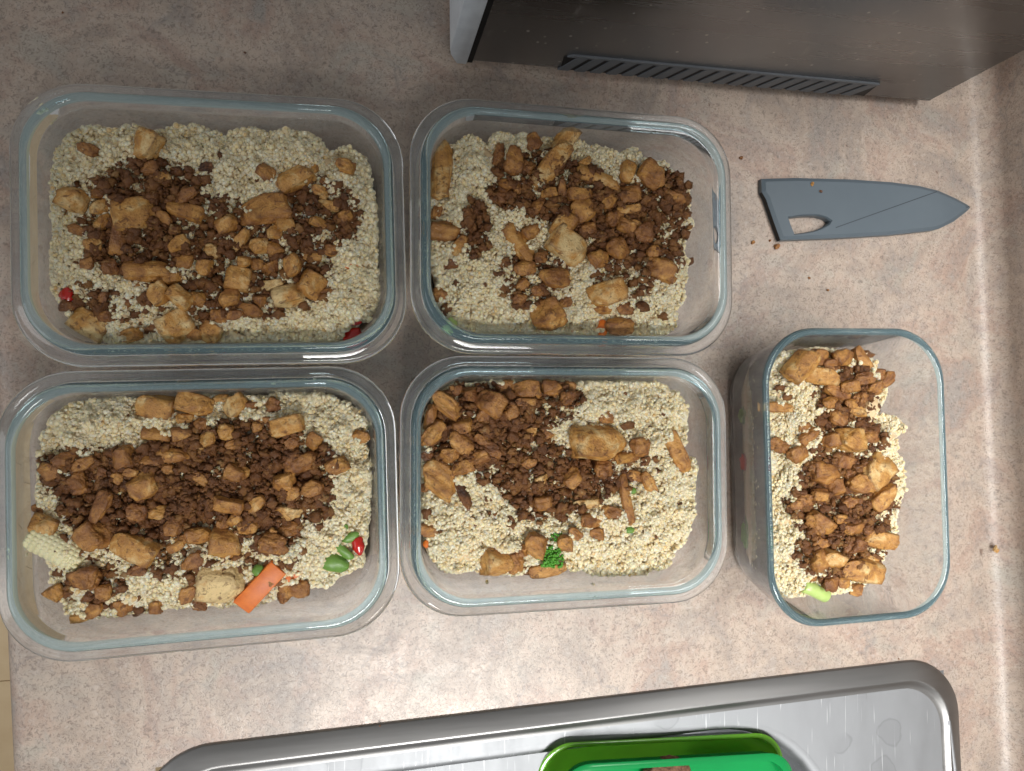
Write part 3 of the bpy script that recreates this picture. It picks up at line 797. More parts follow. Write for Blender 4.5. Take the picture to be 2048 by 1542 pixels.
def edge_dist(key, X, Y):
    P = np.array([(p.x, p.y) for p in FOOD[key]['poly']])
    Q = np.roll(P, -1, axis=0)
    d = np.full(X.shape, 1e9); ins = np.zeros(X.shape, bool)
    for (x0, y0), (x1, y1) in zip(P, Q):
        ex, ey = x1 - x0, y1 - y0
        t = np.clip(((X - x0) * ex + (Y - y0) * ey) / (ex * ex + ey * ey + 1e-12), 0, 1)
        d = np.minimum(d, np.hypot(X - x0 - t * ex, Y - y0 - t * ey))
        c = ((y0 > Y) != (y1 > Y)) & (X < (x1 - x0) * (Y - y0) / (y1 - y0 + 1e-12) + x0)
        ins ^= c
    return np.where(ins, d, -d)
def ed_lookup(key, x, y):
    F_ = FOOD[key]
    if 'grid' not in F_:
        gx, gy = np.meshgrid(np.arange(-10, 10.01, 0.08), np.arange(-10, 10.01, 0.08))
        F_['grid'] = edge_dist(key, gx.ravel(), gy.ravel()).reshape(gx.shape)
    return float(F_['grid'][int(round((y + 10) / 0.08)), int(round((x + 10) / 0.08))])
def height(key, x, y, ed=None):
    if ed is None:
        ed = ed_lookup(key, x, y)
    t = max(0.0, min(1.0, ed / 1.6)); t = t * t * (3 - 2 * t)
    o = FOOD[key]['off']
    return Z_EDGE + (Z_TOP - Z_EDGE) * t + 0.30 * noise.noise(Vector((x * 0.42, y * 0.42, 0)) + o) + 0.46 * noise.noise(Vector((x * 0.95, y * 0.95, 3)) + o) + 0.24 * noise.noise(Vector((x * 2.1, y * 2.1, 8)) + o)
def crumb_density(key, x, y):
    s = 0.0
    for cx, cy, rx, ry, dn in FOOD[key]['crumb']:
        q = ((x - cx) / rx) ** 2 + ((y - cy) / ry) ** 2
        if q < 1.6:
            s = max(s, dn * max(0.0, min(1.0, (1.6 - q) / 0.9)))
    return s

# one cooked quinoa grain: a flattened seed with its pale germ curled round it
def grain_proto():
    v, f, mi = [], [], []
    nu, nv = 10, 6
    for j in range(1, nv):
        a = math.pi * j / nv
        for i in range(nu):
            b_ = 2 * math.pi * i / nu
            v.append((0.5 * math.sin(a) * math.cos(b_), 0.5 * math.sin(a) * math.sin(b_), 0.34 * math.cos(a)))
    top = len(v); v.append((0, 0, 0.34)); v.append((0, 0, -0.34))
    for j in range(nv - 2):
        for i in range(nu):
            f.append((j * nu + i, (j + 1) * nu + i, (j + 1) * nu + (i + 1) % nu, j * nu + (i + 1) % nu)); mi.append(0)
    for i in range(nu):
        f.append((top, i, (i + 1) % nu)); mi.append(0)
        f.append((top + 1, (nv - 2) * nu + (i + 1) % nu, (nv - 2) * nu + i)); mi.append(0)
    path = []; rad = []
    for k in range(15):
        a = math.radians(-20 + 300 * k / 14)
        r = 0.50 + (0.10 * max(0, (k - 10) / 4))
        path.append((r * math.cos(a), r * math.sin(a), 0.05 * math.sin(k)))
        rad.append(0.075 if 1 < k < 13 else 0.05)
    tv, tf = tube(path, rad, 5)
    s = len(v); v += tv; f += [tuple(i + s for i in q) for q in tf]; mi += [1] * len(tf)
    me = make_mesh('quinoa_grain', v, f, [M['grain'], M['germ']], True, None)
    me.polygons.foreach_set('material_index', mi)
    return bpy.data.objects.new('quinoa_grain', me)
GRAIN = grain_proto()
def grain_nodes():
    t = bpy.data.node_groups.new('grain_scatter', 'GeometryNodeTree')
    t.interface.new_socket('Geometry', in_out='INPUT', socket_type='NodeSocketGeometry')
    t.interface.new_socket('Geometry', in_out='OUTPUT', socket_type='NodeSocketGeometry')
    gi, go = t.nodes.new('NodeGroupInput'), t.nodes.new('NodeGroupOutput')
    ip = t.nodes.new('GeometryNodeInstanceOnPoints'); ob = t.nodes.new('GeometryNodeObjectInfo')
    ob.inputs['Object'].default_value = GRAIN
    ob.inputs['As Instance'].default_value = True
    ar = t.nodes.new('GeometryNodeInputNamedAttribute'); ar.data_type = 'FLOAT_VECTOR'; ar.inputs['Name'].default_value = 'rot'
    as_ = t.nodes.new('GeometryNodeInputNamedAttribute'); as_.data_type = 'FLOAT'; as_.inputs['Name'].default_value = 'size'
    l = t.links.new
    l(gi.outputs[0], ip.inputs['Points']); l(ob.outputs['Geometry'], ip.inputs['Instance'])
    l(ar.outputs['Attribute'], ip.inputs['Rotation']); l(as_.outputs['Attribute'], ip.inputs['Scale'])
    l(ip.outputs[0], go.inputs[0])
    return t
GTREE = grain_nodes()
def grains(name, pts, parent=None, loc=None, rz=0.0):
    n = len(pts)
    me = bpy.data.meshes.new(name)
    me.from_pydata([tuple(c * U for c in p) for p in pts], [], [])
    a = me.attributes.new('rot', 'FLOAT_VECTOR', 'POINT')
    r = np.zeros((n, 3), np.float32)
    r[:, 0] = rng.normal(0, 0.6, n); r[:, 1] = rng.normal(0, 0.6, n); r[:, 2] = rng.uniform(0, 6.283, n)
    a.data.foreach_set('vector', r.ravel())
    s = me.attributes.new('size', 'FLOAT', 'POINT')
    s.data.foreach_set('value', np.clip(rng.normal(0.228, 0.03, n), 0.15, 0.30).astype(np.float32))
    o = bpy.data.objects.new(name, me)
    link(o, parent)
    if loc is not None: o.location = Vector(loc) * U
    o.rotation_euler = (0, 0, rz)
    md = o.modifiers.new('grains', 'NODES'); md.node_group = GTREE
    return o

QLABEL = dict(TL='fluffy pale quinoa filling the container with grains stuck on its wall', TR='fluffy pale quinoa filling the container nearest the toaster oven',
              BL='fluffy pale quinoa filling the container with the baby corn', BR='fluffy pale quinoa filling the container with the broccoli floret',
              DP='fluffy pale quinoa filling the container without a lip')
def quinoa(key):
    poly = FOOD[key]['poly']; n = len(poly)
    cen = sum(poly, Vector((0, 0))) / n
    c = CON[key]
    # bed below the grains
    loops = []
    for z in (0.55, 1.2, 2.2, 3.2):
        lp = []
        for p in poly:
            x, y = clamp_in(key, p.x, p.y, z, 0.10 if z > 1 else 0.3)
            lp.append((x, y, z))
        loops.append(lp)
    for k in range(22):
        t = 1 - k / 22
        lp = []
        for p in poly:
            q = cen + (p - cen) * t
            ed = (1 - t) * (p - cen).length * 0.9
            lp.append((q.x, q.y, height(key, q.x, q.y, ed) - 0.13))
        loops.append(lp)
    v, f = loft(loops, True, True)
    # grains: jittered grid over the top, then over the flanks
    s = 0.138
    hx, hy = c['hx'], c['hy']
    gx, gy = np.meshgrid(np.arange(-hx, hx, s), np.arange(-hy, hy, s))
    X = (gx + rng.uniform(-s * .55, s * .55, gx.shape)).ravel(); Y = (gy + rng.uniform(-s * .55, s * .55, gy.shape)).ravel()
    ed = edge_dist(key, X, Y)
    fuzz = rng.uniform(0, 0.10, X.shape)
    keep = ed > fuzz - 0.02
    pts = []
    for x, y, e in zip(X[keep], Y[keep], ed[keep]):
        cd = crumb_density(key, x, y)
        if random.random() < cd * 0.4: continue
        pts.append((x, y, height(key, x, y, e) + random.uniform(-0.11, 0.10) - 0.1 * cd))
    for i in range(n):
        p, q = poly[i], poly[(i + 1) % n]
        m = max(1, int((q - p).length / 0.12))
        for k in range(m):
            b_ = p.lerp(q, (k + random.random()) / m)
            for d in range(9):
                z = Z_EDGE - 0.02 - d * 0.17 + random.uniform(-.08, .08)
                x, y = clamp_in(key, b_.x + random.uniform(-.05, .05), b_.y + random.uniform(-.05, .05), z, 0.13)
                pts.append((x, y, z))
    # clumps standing up from the surface
    for k in range(330):
        p = random.choice(pts); hk = random.uniform(.08, .42)
        if crumb_density(key, p[0], p[1]) > 0.4: continue
        for q in range(random.randint(8, 26)):
            dx, dy = random.gauss(0, .24), random.gauss(0, .24)
            x, y = p[0] + dx, p[1] + dy
            x, y = clamp_in(key, x, y, 4.2, 0.2)
            e = ed_lookup(key, x, y)
            if e < 0.05: continue
            pts.append((x, y, height(key, x, y, e) + 0.04 + hk * math.exp(-(dx * dx + dy * dy) / 0.09) * random.uniform(.5, 1)))
    o = grains('quinoa', pts, None, (c['c'][0], c['c'][1], 0), c['rot'])
    tag(o, QLABEL[key], 'quinoa', None, 'stuff')
    b_ = make('quinoa_bed', v, f, M['bed'], o, angle=None)
    return o
for key in CON:
    quinoa(key)

# grains on their own: stuck to the wall of one container, and dropped here and there
def clump(name, label, pxs, z, key=None):
    P = [at(x, y, z) for x, y in pxs]
    c = P[0]
    o = grains(name, [(p.x - c.x, p.y - c.y, p.z - c.z + random.uniform(0, .05)) for p in P], None, c)
    tag(o, label, 'quinoa', None, 'stuff')
clump('quinoa_grains', 'few pale quinoa grains stuck high on a corner wall of a glass container', [(93, 219), (91, 226), (97, 227), (88, 230), (90, 236), (95, 223)], 5.0)
clump('quinoa_grains', 'single quinoa grains stuck to the glass above the baby corn and tofu', [(548, 771), (630, 779), (40, 1095), (42, 1110), (37, 1098)], 4.9)
clump('quinoa_grains', 'single quinoa grains stuck to the glass near the broccoli floret', [(1058, 752), (1218, 754), (974, 1164), (1186, 1178)], 4.6)

# ------------------------------------------------------------------ tofu
def tofu_proto(seed, kind):
    r = random.Random(seed)
    bm = bmesh.new()
    bmesh.ops.create_cube(bm, size=1.0)
    bmesh.ops.subdivide_edges(bm, edges=bm.edges[:], cuts=13, use_grid_fill=True)
    off = Vector((r.uniform(0, 90), r.uniform(0, 90), r.uniform(0, 90)))
    rd = {'block': 0.34, 'chunk': 0.62, 'crumble': 0.9}[kind]
    planes = []
    for k in range({'block': 3, 'chunk': 4, 'crumble': 5}[kind]):
        nn = Vector((r.uniform(-1, 1), r.uniform(-1, 1), r.uniform(-0.4, 0.9))).normalized()
        planes.append((nn, r.uniform(0.34, 0.46)))
    for v in bm.verts:
        p = v.co.copy()
        sp = p.normalized() * 0.56
        p = p.lerp(sp, rd * 0.75)
        for nn, d in planes:
            e = p.dot(nn) - d
            if e > 0: p -= nn * e * 0.80
        n1 = noise.noise(p * 2.1 + off); n2 = noise.noise(p * 5.0 + off); n3 = noise.noise(p * 11 + off)
        a = {'block': 0.45, 'chunk': 0.75, 'crumble': 1.4}[kind]
        n4 = noise.noise(p * 22 + off)
        bite = max(0.0, noise.noise(p * 3.0 + off * 1.7) - 0.22)
        p += v.co.normalized() * ((0.12 * n1 + 0.055 * n2 + 0.03 * n3 + 0.014 * n4) * a - {'block': 0.10, 'chunk': 0.22, 'crumble': 0.4}[kind] * bite)
        v.co = p
    co = np.array([v.co[:] for v in bm.verts]); lo, hi = co.min(0), co.max(0)
    for v in bm.verts:
        v.co = Vector([(v.co[i] - (lo[i] + hi[i]) / 2) / (hi[i] - lo[i]) for i in range(3)])
    bmesh.ops.recalc_face_normals(bm, faces=bm.faces)
    vs_ = [tuple(v.co) for v in bm.verts]
    for i, v in enumerate(bm.verts): v.index = i
    fs = [[v.index for v in f.verts] for f in bm.faces]
    bm.free()
    return make_mesh('tofu_piece', vs_, fs, M['tofu'], True, None)
PROTO = {k: [tofu_proto(i * 17 + j * 101, k) for i in range(n)] for j, (k, n) in enumerate((('block', 8), ('chunk', 9), ('crumble', 8)))}

NAMED = {   # a few pieces that anyone could pick out
    ('TL', 0): 'golden tofu chunk sitting alone on the quinoa beside a dark patch of crumbs', ('TL', 3): 'largest rounded golden tofu piece in the container with grains stuck on its wall',
    ('TL', 20): 'broad brown tofu slab with a ragged edge in the container with stuck grains', ('TL', 39): 'pale ridged straight tofu stick in the container with stuck grains',
    ('TL', 69): 'blackened burnt flake lying on white quinoa in the container with stuck grains',
    ('TR', 0): 'long golden tofu strip lying along the glass wall nearest the toaster oven container side', ('TR', 8): 'pointed golden tofu strip rising towards the rim nearest the toaster oven',
    ('TR', 9): 'long tan tofu strip leaning across the crumbs in the container nearest the toaster oven', ('TR', 32): 'pale spotted tofu wedge in the middle of the container nearest the toaster oven',
    ('TR', 41): 'brown square tofu cube alone on quinoa in the container nearest the toaster oven',
    ('BL', 59): 'smooth golden-brown tofu block beside the baby corn', ('BL', 73): 'pale cream tofu cube flecked with brown crumbs beside the carrot stick',
    ('BR', 29): 'largest flat tan tofu slab in the container with the broccoli floret', ('BR', 21): 'charred black tofu sliver in the container with the broccoli floret',
    ('BR', 38): 'long pointed tofu wedge alone on quinoa in the container with the broccoli floret', ('BR', 37): 'thin straight brown tofu stick in the container with the broccoli floret',
    ('BR', 52): 'round lumpy golden tofu ball beside the broccoli floret', ('BR', 19): 'triangular tan tofu slab by the glass wall in the broccoli container',
    ('DP', 0): 'long golden tofu slice at the knife guard end of the container without a lip', ('DP', 51): 'broad golden tofu slice beside the pale green stem piece',
}
SHORT = dict(TL='stuck-grain container', TR='container nearest the oven', BL='baby corn container', BR='broccoli container', DP='lipless container')
pieces = []
for key in TOFU:
    for i, (x, y, ln, wd, an, tone) in enumerate(TOFU[key]):
        pieces.append((ln * wd / CON[key]['z'][0] ** 2, key, i))
pieces.sort(reverse=True)
top300 = {(k, i) for _, k, i in pieces[:300]}
SPARE = {k: [] for k in CON}
placed = {k: [] for k in CON}
for area, key, i in reversed(pieces):       # small ones first, the large ones come to lie on top
    x, y, ln, wd, an, tone = TOFU[key][i]
    z = 5.4
    px, py = zpx(key, x, y); s = CON[key]['z'][0]
    ca, sa = math.cos(math.radians(an)), math.sin(math.radians(an))
    for it in range(2):
        w = at(px, py, z)
        u = at(px + ca * ln / s / 2, py - sa * ln / s / 2, z) - at(px - ca * ln / s / 2, py + sa * ln / s / 2, z)
        t = at(px + sa * wd / s / 2, py + ca * wd / s / 2, z) - at(px - sa * wd / s / 2, py - ca * wd / s / 2, z)
        L, W = u.length * 1.04, t.length * 1.04
        Tk = min(L, W) * (0.78 if max(L, W) < 2.2 else 0.6)
        lx, ly = to_local(key, w)
        lx, ly = clamp_in(key, lx, ly, 4.3, 0.08 + 0.38 * min(L, W))
        base = height(key, lx, ly) + 0.12 * crumb_density(key, lx, ly)
        for qx, qy, qr, qz in placed[key]:
            if math.hypot(qx - lx, qy - ly) < 0.42 * min(L, W) + 0.5 * qr:
                base = max(base, qz - 0.22)
        z = base + Tk * 0.30
    wx, wy = to_world(key, lx, ly)
    if it and area > 1500: pass
    placed[key].append((lx, ly, min(L, W) * 0.5, z + Tk * 0.35))
    if (key, i) not in top300:
        SPARE[key].append((lx, ly, z, L, W, Tk, tone)); continue
    r = random.Random(i * 7 + ord(key[0]) * 13 + ord(key[1]))
    kind = 'block' if (tone > 0.5 and min(L, W) > 0.9) or max(L, W) / min(L, W) > 2 else ('chunk' if tone > 0.36 else 'crumble')
    o = bpy.data.objects.new('tofu_piece', r.choice(PROTO[kind]))
    link(o)
    o.location = Vector((wx, wy, z)) * U
    o.scale = (L, W, Tk)
    o.rotation_euler = Euler((r.gauss(0, 0.16), r.gauss(0, 0.16) if max(L, W) < 2 else r.gauss(0, .08), math.atan2(u.y, u.x)), 'XYZ')
    o.color = (tone, 0, 0, 1)
    g = f'browned tofu pieces {WHERE[key]}'
    if (key, i) in NAMED:
        tag(o, NAMED[(key, i)], 'tofu', g)
    else:
        m_ = max(L, W); ratio = m_ / min(L, W)
        sz = 'large' if m_ > 2.6 else ('middling' if m_ > 1.9 else ('small' if m_ > 1.35 else 'tiny'))
        tn = 'golden' if tone > 0.53 else ('tan' if tone > 0.44 else ('brown' if tone > 0.33 else 'dark brown'))
        sh = 'stick' if ratio > 2.1 else ('strip' if ratio > 1.55 else ('block' if kind == 'block' else ('chunk' if kind == 'chunk' else 'lump')))
        fx, fy = lx / CON[key]['hx'], ly / CON[key]['hy']
        if max(abs(fx), abs(fy)) < 0.36: zn = 'middle'
        elif abs(fx) > abs(fy): zn = 'backsplash side' if fx > 0 else 'front-edge side'
        else: zn = 'oven side' if fy > 0 else 'sink side'
        on = 'among crumbs' if crumb_density(key, lx, ly) > 0.35 else 'on bare quinoa'
        tag(o, f'{sz} {tn} tofu {sh} {on}, {zn} of the {SHORT[key]}', 'tofu', g)

# pieces that still read alike: say which lies nearer the glass
same = {}
for o in col.objects:
    if o.name.startswith('tofu_piece'):
        same.setdefault(o['label'], []).append(o)
for lab, obs in same.items():
    if len(obs) in (2, 3):
        key = next(k for k in SHORT if SHORT[k] in lab)
        def gap(o):
            x, y = to_local(key, (o.location.x / U, o.location.y / U))
            return min(CON[key]['hx'] - abs(x), CON[key]['hy'] - abs(y))
        obs.sort(key=gap)
        words = ['nearer the glass', 'farther from the glass'] if len(obs) == 2 else ['nearest the glass', 'mid-way from the glass', 'farthest from the glass']
        for o, w in zip(obs, words):
            l2 = lab.replace(' among crumbs', '').replace(' on bare quinoa', '') + ', ' + w
            if len(l2.split()) <= 16: o['label'] = l2

# crumbs too small to count
def crumbs(key):
    base = []
    for sd in range(10):
        bm = bmesh.new(); bmesh.ops.create_icosphere(bm, subdivisions=2 if sd < 5 else 1, radius=0.5)
        for v in bm.verts:
            v.co *= 1 + 1.0 * noise.noise(v.co * 3.6 + Vector((sd * 7.1, 0, 0))) + 0.4 * noise.noise(v.co * 9 + Vector((sd * 3.1, 0, 0)))
        for i, v in enumerate(bm.verts): v.index = i
        base.append((np.array([v.co[:] for v in bm.verts]), np.array([[v.index for v in f.verts] for f in bm.faces])))
        bm.free()
    V, Fc, T = [], [], []
    cnt = 0
    def put(x, y, z, sx, sy, sz, tone):
        nonlocal cnt
        bv, bf = base[random.randrange(5) + (5 if sx < 0.17 else 0)]
        R_ = np.array(Euler((random.uniform(0, 6), random.uniform(0, 6), random.uniform(0, 6))).to_matrix())
        V.append((bv @ R_.T) * np.array([sx, sy, sz]) + np.array([x, y, z])); Fc.append(bf + cnt); cnt += len(bv)
        T.append(np.full(len(bv), tone))
    for cx, cy, rx, ry, dn in FOOD[key]['crumb']:
        for k in range(int(math.pi * rx * ry * dn * 92)):
            a = random.uniform(0, 6.283); q = math.sqrt(random.random()) * 1.22
            x, y = cx + rx * q * math.cos(a), cy + ry * q * math.sin(a)
            x, y = clamp_in(key, x, y, 4.4, 0.25)
            e = ed_lookup(key, x, y)
            if e < 0.1: continue
            s = 0.06 + 0.50 * random.random() ** 3.8
            put(x, y, height(key, x, y, e) + random.uniform(-0.10, 0.30 * min(1, dn)) + 0.02, s, s * random.uniform(.7, 1.1), s * random.uniform(.7, 1), max(0.0, random.gauss(0.33 - 0.07 * dn, 0.12) if random.random() < 0.66 else random.gauss(0.47, 0.12)))
    P = FOOD[key]['poly']
    xs = [p.x for p in P]; ys = [p.y for p in P]
    for k in range(130):
        x, y = random.uniform(min(xs), max(xs)), random.uniform(min(ys), max(ys))
        e = ed_lookup(key, x, y)
        if e < 0.2 or random.random() > 0.35 + crumb_density(key, x, y): continue
        s = 0.06 + 0.22 * random.random() ** 2
        put(x, y, height(key, x, y, e) + 0.13, s, s, s, max(0.0, random.gauss(0.24, 0.1)))
    for lx, ly, z, L, W, Tk, tone in SPARE[key]:
        put(lx, ly, z, L, W, Tk, tone)
    V = np.concatenate(V); Fc = np.concatenate(Fc)
    me = bpy.data.meshes.new('tofu_crumbs')
    me.from_pydata((V * U).tolist(), [], Fc.tolist())
    me.materials.append(M['crumb'])
    me.polygons.foreach_set('use_smooth', [True] * len(me.polygons))
    a = me.attributes.new('tone', 'FLOAT', 'POINT'); a.data.foreach_set('value', np.concatenate(T).astype(np.float32))
    o = bpy.data.objects.new('tofu_crumbs', me); link(o)
    o.location = Vector((*CON[key]['c'], 0)) * U
    o.rotation_euler = (0, 0, CON[key]['rot'])
    tag(o, f'dark brown tofu crumbs scattered over the quinoa {WHERE[key]}', 'tofu crumbs', None, 'stuff')
for key in CON:
    crumbs(key)

# ------------------------------------------------------------------ vegetables
def veg_place(key, x, y, ln, wd, an, z):
    z += 0.50
    px, py = zpx(key, x, y); s = CON[key]['z'][0]
    ca, sa = math.cos(math.radians(an)), math.sin(math.radians(an))
    w = at(px, py, z)
    u = at(px + ca * ln / s / 2, py - sa * ln / s / 2, z) - at(px - ca * ln / s / 2, py + sa * ln / s / 2, z)
    t = at(px + sa * wd / s / 2, py + ca * wd / s / 2, z) - at(px - sa * wd / s / 2, py - ca * wd / s / 2, z)
    return w, u.length, t.length, math.atan2(u.y, u.x)
def lump(name, label, cat, key, x, y, ln, wd, an, z, mat, shape='round', th=0.6, tilt=(0, 0)):
    w, L, W, rz = veg_place(key, x, y, ln, wd, an, z)
    T = min(L, W) * th
    if shape == 'stick':
        bm = bm_box(-L / 2, L / 2, -W / 2, W / 2, -T / 2, T / 2, T * 0.12, 2)
        for v in bm.verts:
            v.co += v.co.normalized() * 0.05 * noise.noise(v.co * 1.7 + Vector((x, y, 0)))
    else:
        bm = bmesh.new(); bmesh.ops.create_icosphere(bm, subdivisions=3, radius=0.5)
        for v in bm.verts:
            p = v.co
            k_ = 1 + 0.18 * noise.noise(p * 2.4 + Vector((x * .1, y * .1, 0)))
            if shape == 'pepper':
                p = Vector((p.x, p.y, p.z * 0.5 - 0.9 * (p.x * p.x)))
                k_ = 1 + 0.35 * noise.noise(Vector((p.x, p.y, 0)) * 3 + Vector((x, y, 0)))
            v.co = Vector((p.x * L * k_, p.y * W * k_, p.z * T * k_))
    o = bm_obj(name, bm, M[mat], None, w, (tilt[0], tilt[1], rz), angle=40)
    tag(o, label, cat)
    return o
lump('red_pepper_piece', 'bright red pepper bit poking out at the quinoa edge near dark crumbs', 'red pepper', 'TL', 330, 1100, 95, 75, 10, 4.35, 'pepper', 'pepper', 1.0)
lump('carrot_piece', 'small orange carrot bit half buried in quinoa beside a brown crumb', 'carrot', 'TL', 1718, 945, 85, 50, 10, 4.72, 'carrot', 'round', 0.8)
lump('red_pepper_piece', 'orange-red pepper slice pressed against the glass corner below the quinoa', 'red pepper', 'TL', 1715, 1290, 110, 60, 25, 3.7, 'pepper', 'pepper', 0.9)
lump('red_pepper_piece', 'sliver of red pepper tucked under quinoa at the glass corner', 'red pepper', 'TL', 1735, 1228, 70, 34, 10, 3.95, 'pepper', 'round', 0.8)
lump('carrot_piece', 'orange carrot end showing beneath a brown tofu block at the glass wall', 'carrot', 'TR', 1128, 1320, 60, 90, 0, 4.5, 'carrot', 'round', 0.8)
lump('corn_piece', 'yellow-green vegetable bit at the corner of the quinoa nearest the toaster oven container wall', 'vegetable', 'TR', 330, 1292, 60, 60, 30, 4.55, 'stem', 'round', 0.8)
lump('carrot_piece', 'long orange carrot stick slanting out of the quinoa', 'carrot', 'BL', 1235, 1120, 265, 95, 47, 4.86, 'carrot', 'stick', 0.55, (0.12, -0.08))
lump('carrot_piece', 'orange carrot corner peeking from under quinoa near the green bean', 'carrot', 'BL', 1388, 1062, 75, 48, 30, 4.7, 'carrot', 'stick', 0.6)
lump('green_bean_piece', 'plump light green bean lying at the quinoa edge', 'green bean', 'BL', 1585, 1010, 140, 90, -15, 4.62, 'bean', 'round', 0.75)
lump('green_bean_piece', 'bent green bean pod between the plump bean and red pepper', 'green bean', 'BL', 1625, 950, 130, 50, -40, 4.72, 'bean', 'round', 0.9)
lump('green_bean_piece', 'green bean tip above the red pepper bit', 'green bean', 'BL', 1665, 888, 90, 42, 30, 4.68, 'bean', 'round', 0.8)
lump('green_bean_piece', 'small dark green speck of bean in quinoa near the plump bean', 'green bean', 'BL', 1633, 842, 36, 40, 0, 4.75, 'bean', 'round', 0.8)
lump('green_bean_piece', 'green bean end beside the upper side of the carrot stick', 'green bean', 'BL', 1228, 1050, 62, 66, 40, 4.9, 'bean', 'round', 0.8)
lump('red_pepper_piece', 'shiny red pepper square beside the green beans', 'red pepper', 'BL', 1700, 925, 64, 84, 10, 4.75, 'pepper', 'pepper', 1.0)
lump('pea', 'single green pea showing beside a brown tofu stick', 'pea', 'BR', 1290, 800, 38, 40, 0, 4.8, 'bean', 'round', 0.9)
lump('green_bean_piece', 'tiny green vegetable bit in quinoa near the thin tofu stick', 'green bean', 'BR', 1275, 1012, 50, 38, 10, 4.85, 'bean', 'round', 0.8)
lump('carrot_piece', 'orange carrot tip at the glass wall below a brown tofu lump', 'carrot', 'BR', 192, 1085, 36, 46, 0, 4.2, 'carrot', 'round', 0.9)
lump('cauliflower_piece', 'pale yellow vegetable edge under quinoa in the container without a lip', 'vegetable', 'DP', 835, 842, 60, 44, 30, 4.55, 'corn', 'round', 0.8)
def stem_piece():
    w, L, W, rz = veg_place('DP', 475, 1272, 125, 78, -22, 4.45)
    p = [(-L / 2, 0, 0), (-L / 2 + .05, 0, 0), (-L * .2, 0.02, 0.02), (L * .2, 0, 0), (L / 2 - .1, 0, -0.03), (L / 2, 0, -0.04)]
    v, f = tube(p, [W * .34, W * .38, W * .40, W * .44, W * .46, W * .36], 14)
    o = make('broccoli_stalk_piece', v, f, M['stem'], None, w, (0, 0.1, rz), angle=50)
    tag(o, 'pale green broccoli stem piece at the end of the container without a lip', 'broccoli stem')
    for k, (x, y, c_) in enumerate([(120, 1010, 'broc'), (105, 480, 'bean'), (100, 690, 'pepper')]):
        px, py = zpx('DP', x, y)
        lx, ly = clamp_in('DP', -6.0, to_local('DP', at(px, py, 2.0))[1], 2.4, 0.16)
        wx, wy = to_world('DP', lx, ly)
        bm = bmesh.new(); bmesh.ops.create_icosphere(bm, subdivisions=3, radius=0.5)
        for v_ in bm.verts:
            v_.co *= 1 + 0.5 * noise.noise(v_.co * 4 + Vector((k * 5, 0, 0)))
            v_.co = Vector((v_.co.x * 0.5, v_.co.y * (1.8 if k == 0 else 1.1), v_.co.z * 1.1))
        o = bm_obj(['broccoli_piece', 'green_bean_piece', 'red_pepper_piece'][k], bm, M[c_], None, (wx, wy, 2.3))
        tag(o, ['green broccoli bit pressed against the outer wall of the container without a lip', 'green bean bit pressed against the wall of the container without a lip',
                'red pepper bit pressed against the wall of the container without a lip'][k], ['broccoli', 'green bean', 'red pepper'][k])
stem_piece()
def baby_corn():
    w, L, W, rz = veg_place('BL', 275, 935, 285, 170, -28, 4.72)
    root = empty('baby_corn', w, rz)
    root.rotation_euler = (0, 0.06, rz)
    tag(root, 'pale yellow piece of baby corn with rows of kernels', 'baby corn')
    R_ = W * 0.44
    p = [(-L / 2, 0, 0), (-L / 2 + .1, 0, 0), (0, 0, 0), (L / 2 - .3, 0, 0), (L / 2, 0, 0)]
    v, f = tube(p, [R_ * .8, R_ * .93, R_ * .97, R_ * .9, R_ * .6], 20)
    make('cob', v, f, M['corn'], root)
    bm = bmesh.new(); bmesh.ops.create_icosphere(bm, subdivisions=2, radius=0.5)
    for i, q in enumerate(bm.verts): q.index = i
    vs_ = [tuple(q.co) for q in bm.verts]; fs = [[q.index for q in g.verts] for g in bm.faces]; bm.free()
    km = make_mesh('kernel', vs_, fs, M['corn'])
    for a in range(14):
        for k in range(int(L / 0.27)):
            an = math.radians(-20 + a * 220 / 13)
            x = -L / 2 + 0.15 + k * 0.27 + (a % 2) * 0.02
            if x > L / 2 - .15: continue
            o = bpy.data.objects.new('kernel', km); link(o, root)
            o.location = Vector((x, R_ * .88 * math.cos(an), R_ * .88 * math.sin(an))) * U
            o.rotation_euler = (an, 0, 0)
            o.scale = (0.26, 0.20, 0.25)
baby_corn()
def broccoli():
    w, L, W, rz = veg_place('BR', 868, 1105, 165, 120, 75, 4.75)
    root = empty('broccoli_floret', w, 0)
    tag(root, 'bright green broccoli floret with tight buds resting in the quinoa', 'broccoli')
    up = Vector((math.cos(rz), math.sin(rz), 0))
    sd = Vector((-up.y, up.x, 0))
    v, f = tube([tuple(-up * L * .2 + Vector((0, 0, -.5))), tuple(Vector((0, 0, -.2))), tuple(up * L * .3)], [0.28, 0.24, 0.16], 10)
    make('stem', v, f, M['stem'], root)
    V = []; Fc = []
    bm = bmesh.new(); bmesh.ops.create_icosphere(bm, subdivisions=2, radius=0.5)
    for i, q in enumerate(bm.verts): q.index = i
    b0 = [q.co.copy() for q in bm.verts]; f0 = [[q.index for q in g.verts] for g in bm.faces]; bm.free()
    cl = [(-.36, -.22, .50), (-.36, .20, .50), (-.12, 0, .50), (.14, -.12, .42), (.36, .0, .40), (-.30, 0, .5)]
    for cu, cs, rr in cl:
        c_ = up * (cu * L) + sd * (cs * W)
        for k in range(75):
            d = Vector((random.gauss(0, 1), random.gauss(0, 1), random.gauss(0.4, 1))).normalized()
            c2 = c_ + d * rr * random.uniform(.85, 1.02); s = random.uniform(.10, .17)
            n0 = len(V)
            V += [tuple(c2 + q * s) for q in b0]; Fc += [[i + n0 for i in g] for g in f0]
    o = make('buds', V, Fc, M['broc'], root)
    o['kind'] = 'stuff'
broccoli()

